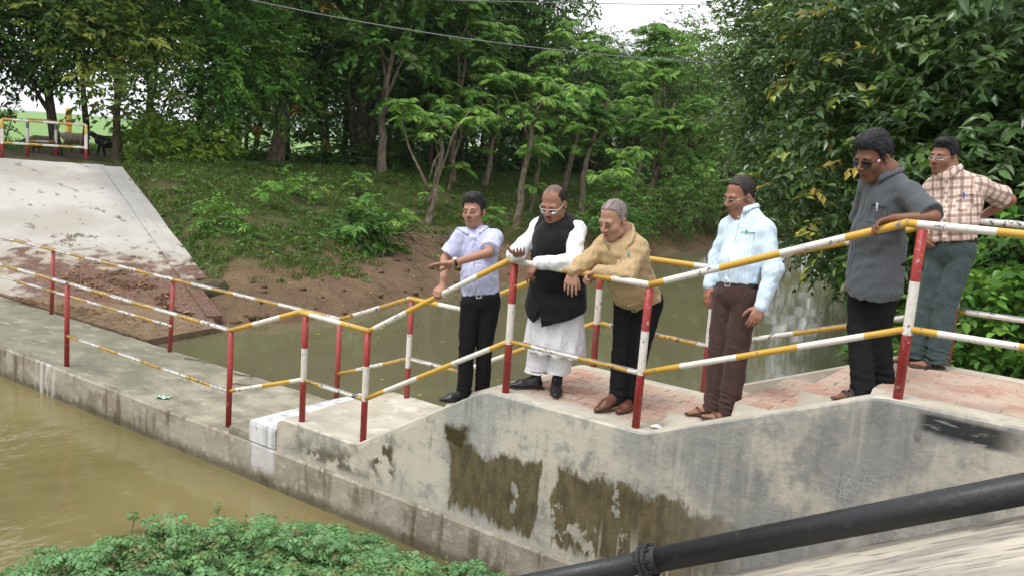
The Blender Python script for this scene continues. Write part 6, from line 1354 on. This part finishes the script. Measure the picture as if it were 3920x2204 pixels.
for i, (a, b, c_) in enumerate([((.55, 1.30), (1.05, 1.42), 'long bare twig on the far edge of the low walkway'), ((1.55, 1.32), (1.95, 1.44), 'forked twig on the low walkway near the third far post'), ((1.9, .95), (2.35, 1.3), 'thin curved twig in the middle of the low walkway')]):
    rcl = np.random.default_rng(50 + i); L = np.array([b[0] - a[0], b[1] - a[1], 0]); m = MB(); p = limb_path(rcl, (0, 0, .016), L + [0, 0, .022], 6, .16); p[:, 2] = np.maximum(p[:, 2], .012); m.tube(p, np.linspace(.010, .004, 6), 6)
    m.tube(np.array([p[3], p[3] + [.08, -.07, .01]]), [.006, .003], 5); o = m.build('twig', M['twig'], None, True); o.location = (a[0], a[1], 0); tag(o, c_, 'twig', 'twigs on the walkway')
M['paper'] = plain('paper', (.75, .74, .74), .8, .2, amt=.05)
for i, (x, y, s, lab) in enumerate([(8.02, .10, 1.0, 'scrap of white paper on the paving beside the foot of a red and white post'), (7.80, .16, .55, 'smaller scrap of white paper on the paving near the brown shoes')]):
    m = MB(); m.add(np.array([(-.05, -.03, .006), (.05, -.035, .012), (.055, .03, .006), (-.02, .04, .016), (-.055, .02, .008)]) * s, [[0, 1, 2, 3, 4], [4, 3, 2, 1, 0]]); o = m.build('paper_scrap', M['paper']); o.location = (x, y, 1.142); o.rotation_euler = (0, 0, i * 1.2); tag(o, lab, 'litter')

# ------------------------------------------------------------------ floating weed mat at the near bank, bottom left
r = np.random.default_rng(200); n = 4600
X = 3.5 + 5.2 * r.random(n * 3); Yv = -4.6 + 4.6 * r.random(n * 3)
edge = np.interp(X, [3.3, 4.15, 4.35, 4.55, 4.85, 5.3, 6.2, 6.9, 7.6, 9], [-6, -4.4, -2.6, -1.6, -.95, -.62, -.48, -.42, -.60, -1.9]) + .55 * (fbm(X * 1.6, X * 0, 91) - .5) + .2 * (fbm(X * 6, X * 0, 92) - .5)
ok = (Yv < edge) & (X < 8.6); X, Yv, edge = X[ok][:n], Yv[ok][:n], edge[ok][:n]
hh = np.clip((edge - Yv) / .9, 0, 1) * .30 + .16 * fbm(X * 1.7, Yv * 1.7, 93) - .02
base = np.maximum(terrain(X, Yv), -.42); Zt = base + hh * (.35 + .8 * r.random(len(X)) ** 1.5)
Cp = np.stack([X, Yv, Zt], -1); O = unit(r.normal(size=(len(X), 3)) * [.8, .8, .3] + [0, .25, .75])
palw = [(.130, .285, .13), (.105, .235, .11), (.165, .33, .155), (.075, .17, .08), (.13, .28, .12), (.105, .23, .10), (.16, .20, .10), (.14, .15, .08)]
a = fronds(r, Cp, 4, .15, 4, .056, .58, palw, None, .75, .22)
b = sprays(r, Cp[:900] + [0, 0, .03], O[:900], 5, .11, .045, .6, palw, None, 2, .4)
c_ = fronds(r, Cp[::9] + [0, 0, .10], 5, .18, 5, .060, .56, [(.14, .30, .16), (.12, .27, .14)], None, .7, .2)
V, F, Cc = merge([a, b, c_]); tag(meshobj('weed_mat', V, F, M['leaf'], None, False, col=Cc), kind='stuff')
# stems below the leaves
m = MB()
for k in range(0, len(X), 5): m.tube([(X[k] + .05 * r.normal(), Yv[k] + .05 * r.normal(), base[k] - .03), (X[k], Yv[k], Zt[k])], [.006, .004], 4)
tag(m.build('weed_stems', M['twig'], None), kind='stuff')
# two sprigs standing out of the mat
for i, (x, y, lab) in enumerate([(4.02, -1.62, 'lone sprig of pale leaves rising from the water left of the weed mat'), (4.35, -1.0, 'thin bare sprig standing at the edge of the weed mat')]):
    o = thing('sprig', lab, 'plant', (x, y, -.42), 0, 'sprigs at the edge of the weed mat'); rs = np.random.default_rng(210 + i)
    st = MB(); st.tube([(0, 0, -.05), (.01, .02, .1), (.03, .0, .19)], [.005, .004, .003], 6); st.build('stem', M['twig'], o)
    crown('foliage', [fronds(rs, np.array([[.02, .0, .18], [.0, .02, .12]]), 3 if i == 0 else 2, .11, 4, .05, .45, palw, None, .8)], M['leaf'], o)

# ------------------------------------------------------------------ overhead wires, striped pole
M['wire'] = plain('wire', (.16, .17, .17), .5, .4)
def wire(lab, a, b, sag, rad):
    a = np.array(a, float); b = np.array(b, float); t = np.linspace(0, 1, 50)[:, None]; p = a + (b - a) * t; p[:, 2] -= (4 * sag * t * (1 - t))[:, 0]
    m = MB(); m.tube(p - a, rad, 6); o = m.build('overhead_wire', M['wire'], None, True); o.location = tuple(a); tag(o, lab, 'wire', 'overhead wires')
wire('upper overhead wire crossing just under the top of the view', (-6.2, 5.7, 5.75), (10.2, 14.6, 6.5), .17, .0085)
wire('lower sagging overhead wire running from the left wood to the big right tree', (-5.6, 5.75, 5.75), (8.2, 14.4, 5.35), .55, .011)
o = thing('striped_pole', 'yellow and red banded post standing in the green field at left', 'pole', (-33.0, 18.0, .97))
m = MB(); z = np.linspace(-.2, 2.35, 10); m.tube([(0, 0, k) for k in z], .145, 14, mats=[0, 1, 0, 0, 1, 0, 1, 0, 0]); po = m.build('shaft', [M['yellow'], M['red']], o, True)
for pl in po.data.polygons: pl.use_smooth = len(pl.vertices) == 4

# ------------------------------------------------------------------ far tree line beyond the field
rt = np.random.default_rng(300)
def far_tree(loc, s, seed, lab):
    o = thing('distant_tree', lab, 'tree', loc, 0, 'distant trees on the horizon'); q_ = np.random.default_rng(seed)
    Cp, O = blob_pts(q_, [(0, 0, 5 * s, 3 * s, 3 * s, 2.2 * s), (1.6 * s, 0, 3.8 * s, 2 * s, 2 * s, 1.5 * s), (-1.4 * s, .6, 6.5 * s, 2 * s, 2 * s, 1.5 * s)], 170)
    crown('crown', [sprays(q_, Cp, O, 6, 1.6 * s, .8 * s, .6, G_MID, None, 2)], M['leaf'], o); m = MB(); m.tube([(0, 0, -.5), (.1, 0, 3 * s), (0, .2, 5 * s)], [.3 * s, .2 * s, .1 * s], 6); m.build('trunk', M['bark'], o)
    return o
ft = [far_tree((0, 0, 0), 1, 310, 'hazy round tree on the horizon'), far_tree((0, 0, 0), 1.1, 311, 'hazy spreading tree on the horizon')]
dirs = []
k = 0
for a in np.arange(-4.0, 26, 1.15):
    for q in range(2):
        ang = math.radians(118 + a + rt.normal() * .35); D = 330 + 160 * rt.random()
        x, y = CAM.x + math.cos(ang) * D, CAM.y + math.sin(ang) * D
        o = ft[k] if k < 2 else copy_tree(ft[k % 2]); s = .75 + .8 * rt.random(); o.location = (x, y, 1.0); o.scale = (s, s, s * (.8 + .4 * rt.random())); o.rotation_euler = (0, 0, rt.random() * 6); k += 1

# ------------------------------------------------------------------ leaves hanging into the top of the view
M['mango'] = plain('hanging_leaf', (.03, .075, .015), .4, .4, amt=.2, scale=20)
def hang(lab, base, n, L, W, seed, spread, ang=.5):
    q_ = np.random.default_rng(seed); o = thing('leaf_sprig', lab, 'leaves', base, 0)
    st = MB(); st.tube([(1.0, 8.2, 2.6), (.95, 5.0, 3.1), (.5, 1.6, 2.5), (.08, .1, 1.2), (.02, .01, .35), (0, 0, 0)], [.035, .03, .022, .012, .006, .004], 6); st.build('stem', M['twig'], o)
    for i in range(n):
        V, F, _ = leaf_arrays(np.zeros((1, 3)), np.array([[0., 0, -1.]]), np.array([[.57, -.8, .1]]) + q_.normal(size=(1, 3)) * .4, np.array([L * (.75 + .4 * q_.random())]), np.array([W]), np.zeros((1, 3)), 7, .2 * q_.normal())
        lf = meshobj('leaf', V, F, M['mango'], o); t = (i / max(1, n - 1) - .5) * spread
        lf.location = (t * .81, t * .59, .02 + .05 * q_.random()); lf.rotation_euler = (q_.normal() * .2, t * ang * 4 + q_.normal() * .15, 0)
hang('bunch of long dark leaves hanging into the top right corner', (10.30, -2.78, 3.66), 7, .13, .034, 400, .17)
hang('pair of dark leaf tips hanging at the top of the view over the pale gap', (9.17, -2.33, 3.80), 2, .085, .03, 401, .06)
# ------------------------------------------------------------------ goats and sheep on the embankment track
def beast(name, label, loc, rz, col, coat2, s=1.0, graze=0.0, group='animals on the embankment', step=.08):
    root = thing(name, label, name, loc, rz, group); L = .30 * s; z0 = .40 * s
    hz = z0 + .20 * s - graze * .30 * s; hx = L + .22 * s
    pr = [rc((-L, 0, z0 + .06 * s), (L * .9, 0, z0 + .05 * s), .125 * s, .135 * s, .06), rc((-L * .5, 0, z0), (L * .4, 0, z0 - .02 * s), .13 * s, .14 * s, .06), rc((L * .8, 0, z0 + .08 * s), (hx - .03 * s, 0, hz), .095 * s, .06 * s, .05),
          rc((hx - .02 * s, 0, hz + .02 * s), (hx + .15 * s, 0, hz - .05 * s), .062 * s, .036 * s, .03), rc((-L - .10 * s, 0, z0 + .10 * s), (-L - .18 * s, 0, z0 + .04 * s), .025 * s, .018 * s, .02)]
    for sy in (-1, 1):
        pr.append(rc((hx - .04 * s, sy * .04 * s, hz + .04 * s), (hx - .09 * s, sy * .13 * s, hz - .01 * s), .024 * s, .012 * s, .01))
        y = sy * .075 * s; d = step * s * sy
        pr += [rc((L * .78, y, z0), (L * .80 + d * .5, y, z0 * .50), .060 * s, .034 * s, .03), rc((L * .80 + d * .5, y, z0 * .50), (L * .78 + d, y, .02 * s), .032 * s, .024 * s, .012)]
        pr += [rc((-L * .85, y, z0 + .02 * s), (-L * .72 - d * .4, y, z0 * .62), .085 * s, .050 * s, .03), rc((-L * .72 - d * .4, y, z0 * .62), (-L * 1.06 - d * .7, y, z0 * .36), .046 * s, .030 * s, .015), rc((-L * 1.06 - d * .7, y, z0 * .36), (-L * 1.0 - d, y, .02 * s), .030 * s, .024 * s, .012)]
    lo, hi = bounds(pr, .03); g = Grid(lo, hi, .013 * s).add(pr); g.ripple(folds(5, .05, .006)); V, F = g.nets()
    cc = np.array(col) * np.ones((len(V), 1)); k = np.clip((z0 - .1 * s - V[:, 2]) / (.1 * s), 0, 1)[:, None]; cc = cc * (1 - k) + np.array(coat2) * k
    meshobj('body', V, F, M['hair'], root, True, col=cc)
    return root
beast('goat', 'black goat stepping out from behind the yellowing tree, head forward', (-15.5, 9.75, T(-15.5, 9.75)), math.radians(-144), (.010, .010, .011), (.010, .010, .011), 1.12)
beast('goat', 'black goat half hidden behind the yellow green bush', (-14.6, 11.6, T(-14.6, 11.6)), math.radians(-140), (.012, .011, .011), (.012, .011, .011), 1.05, .5)
beast('goat', 'black goat at the rear seen between the bush and the dark trunks', (-15.6, 13.6, T(-15.6, 13.6)), math.radians(-146), (.010, .010, .011), (.010, .010, .011), 1.2, .8)
beast('sheep', 'brown sheep grazing behind the guard rail and the bare trunk', (-16.6, 8.3, T(-16.6, 8.3)), math.radians(-150), (.16, .105, .065), (.10, .065, .04), 1.0, .5)
beast('sheep', 'pale tan sheep standing right of the bare trunk', (-17.4, 9.7, T(-17.4, 9.7)), math.radians(-140), (.36, .29, .20), (.20, .15, .10), 1.0, .3)

# ------------------------------------------------------------------ damp air between here and the horizon
hz_m = bpy.data.materials.new('haze'); hz_m.use_nodes = True; _t = hz_m.node_tree; _t.nodes.clear()
_o = _t.nodes.new('ShaderNodeOutputMaterial'); _v = _t.nodes.new('ShaderNodeVolumePrincipled'); _v.inputs['Color'].default_value = (.92, .96, 1.0, 1); _v.inputs['Density'].default_value = HAZE; _v.inputs['Anisotropy'].default_value = .2
_t.links.new(_v.outputs[0], _o.inputs['Volume'])
m = MB(); m.box((-150, 600, 9.0), (2760, 2460, 23.4)); tag(m.build('haze', hz_m), kind='stuff')
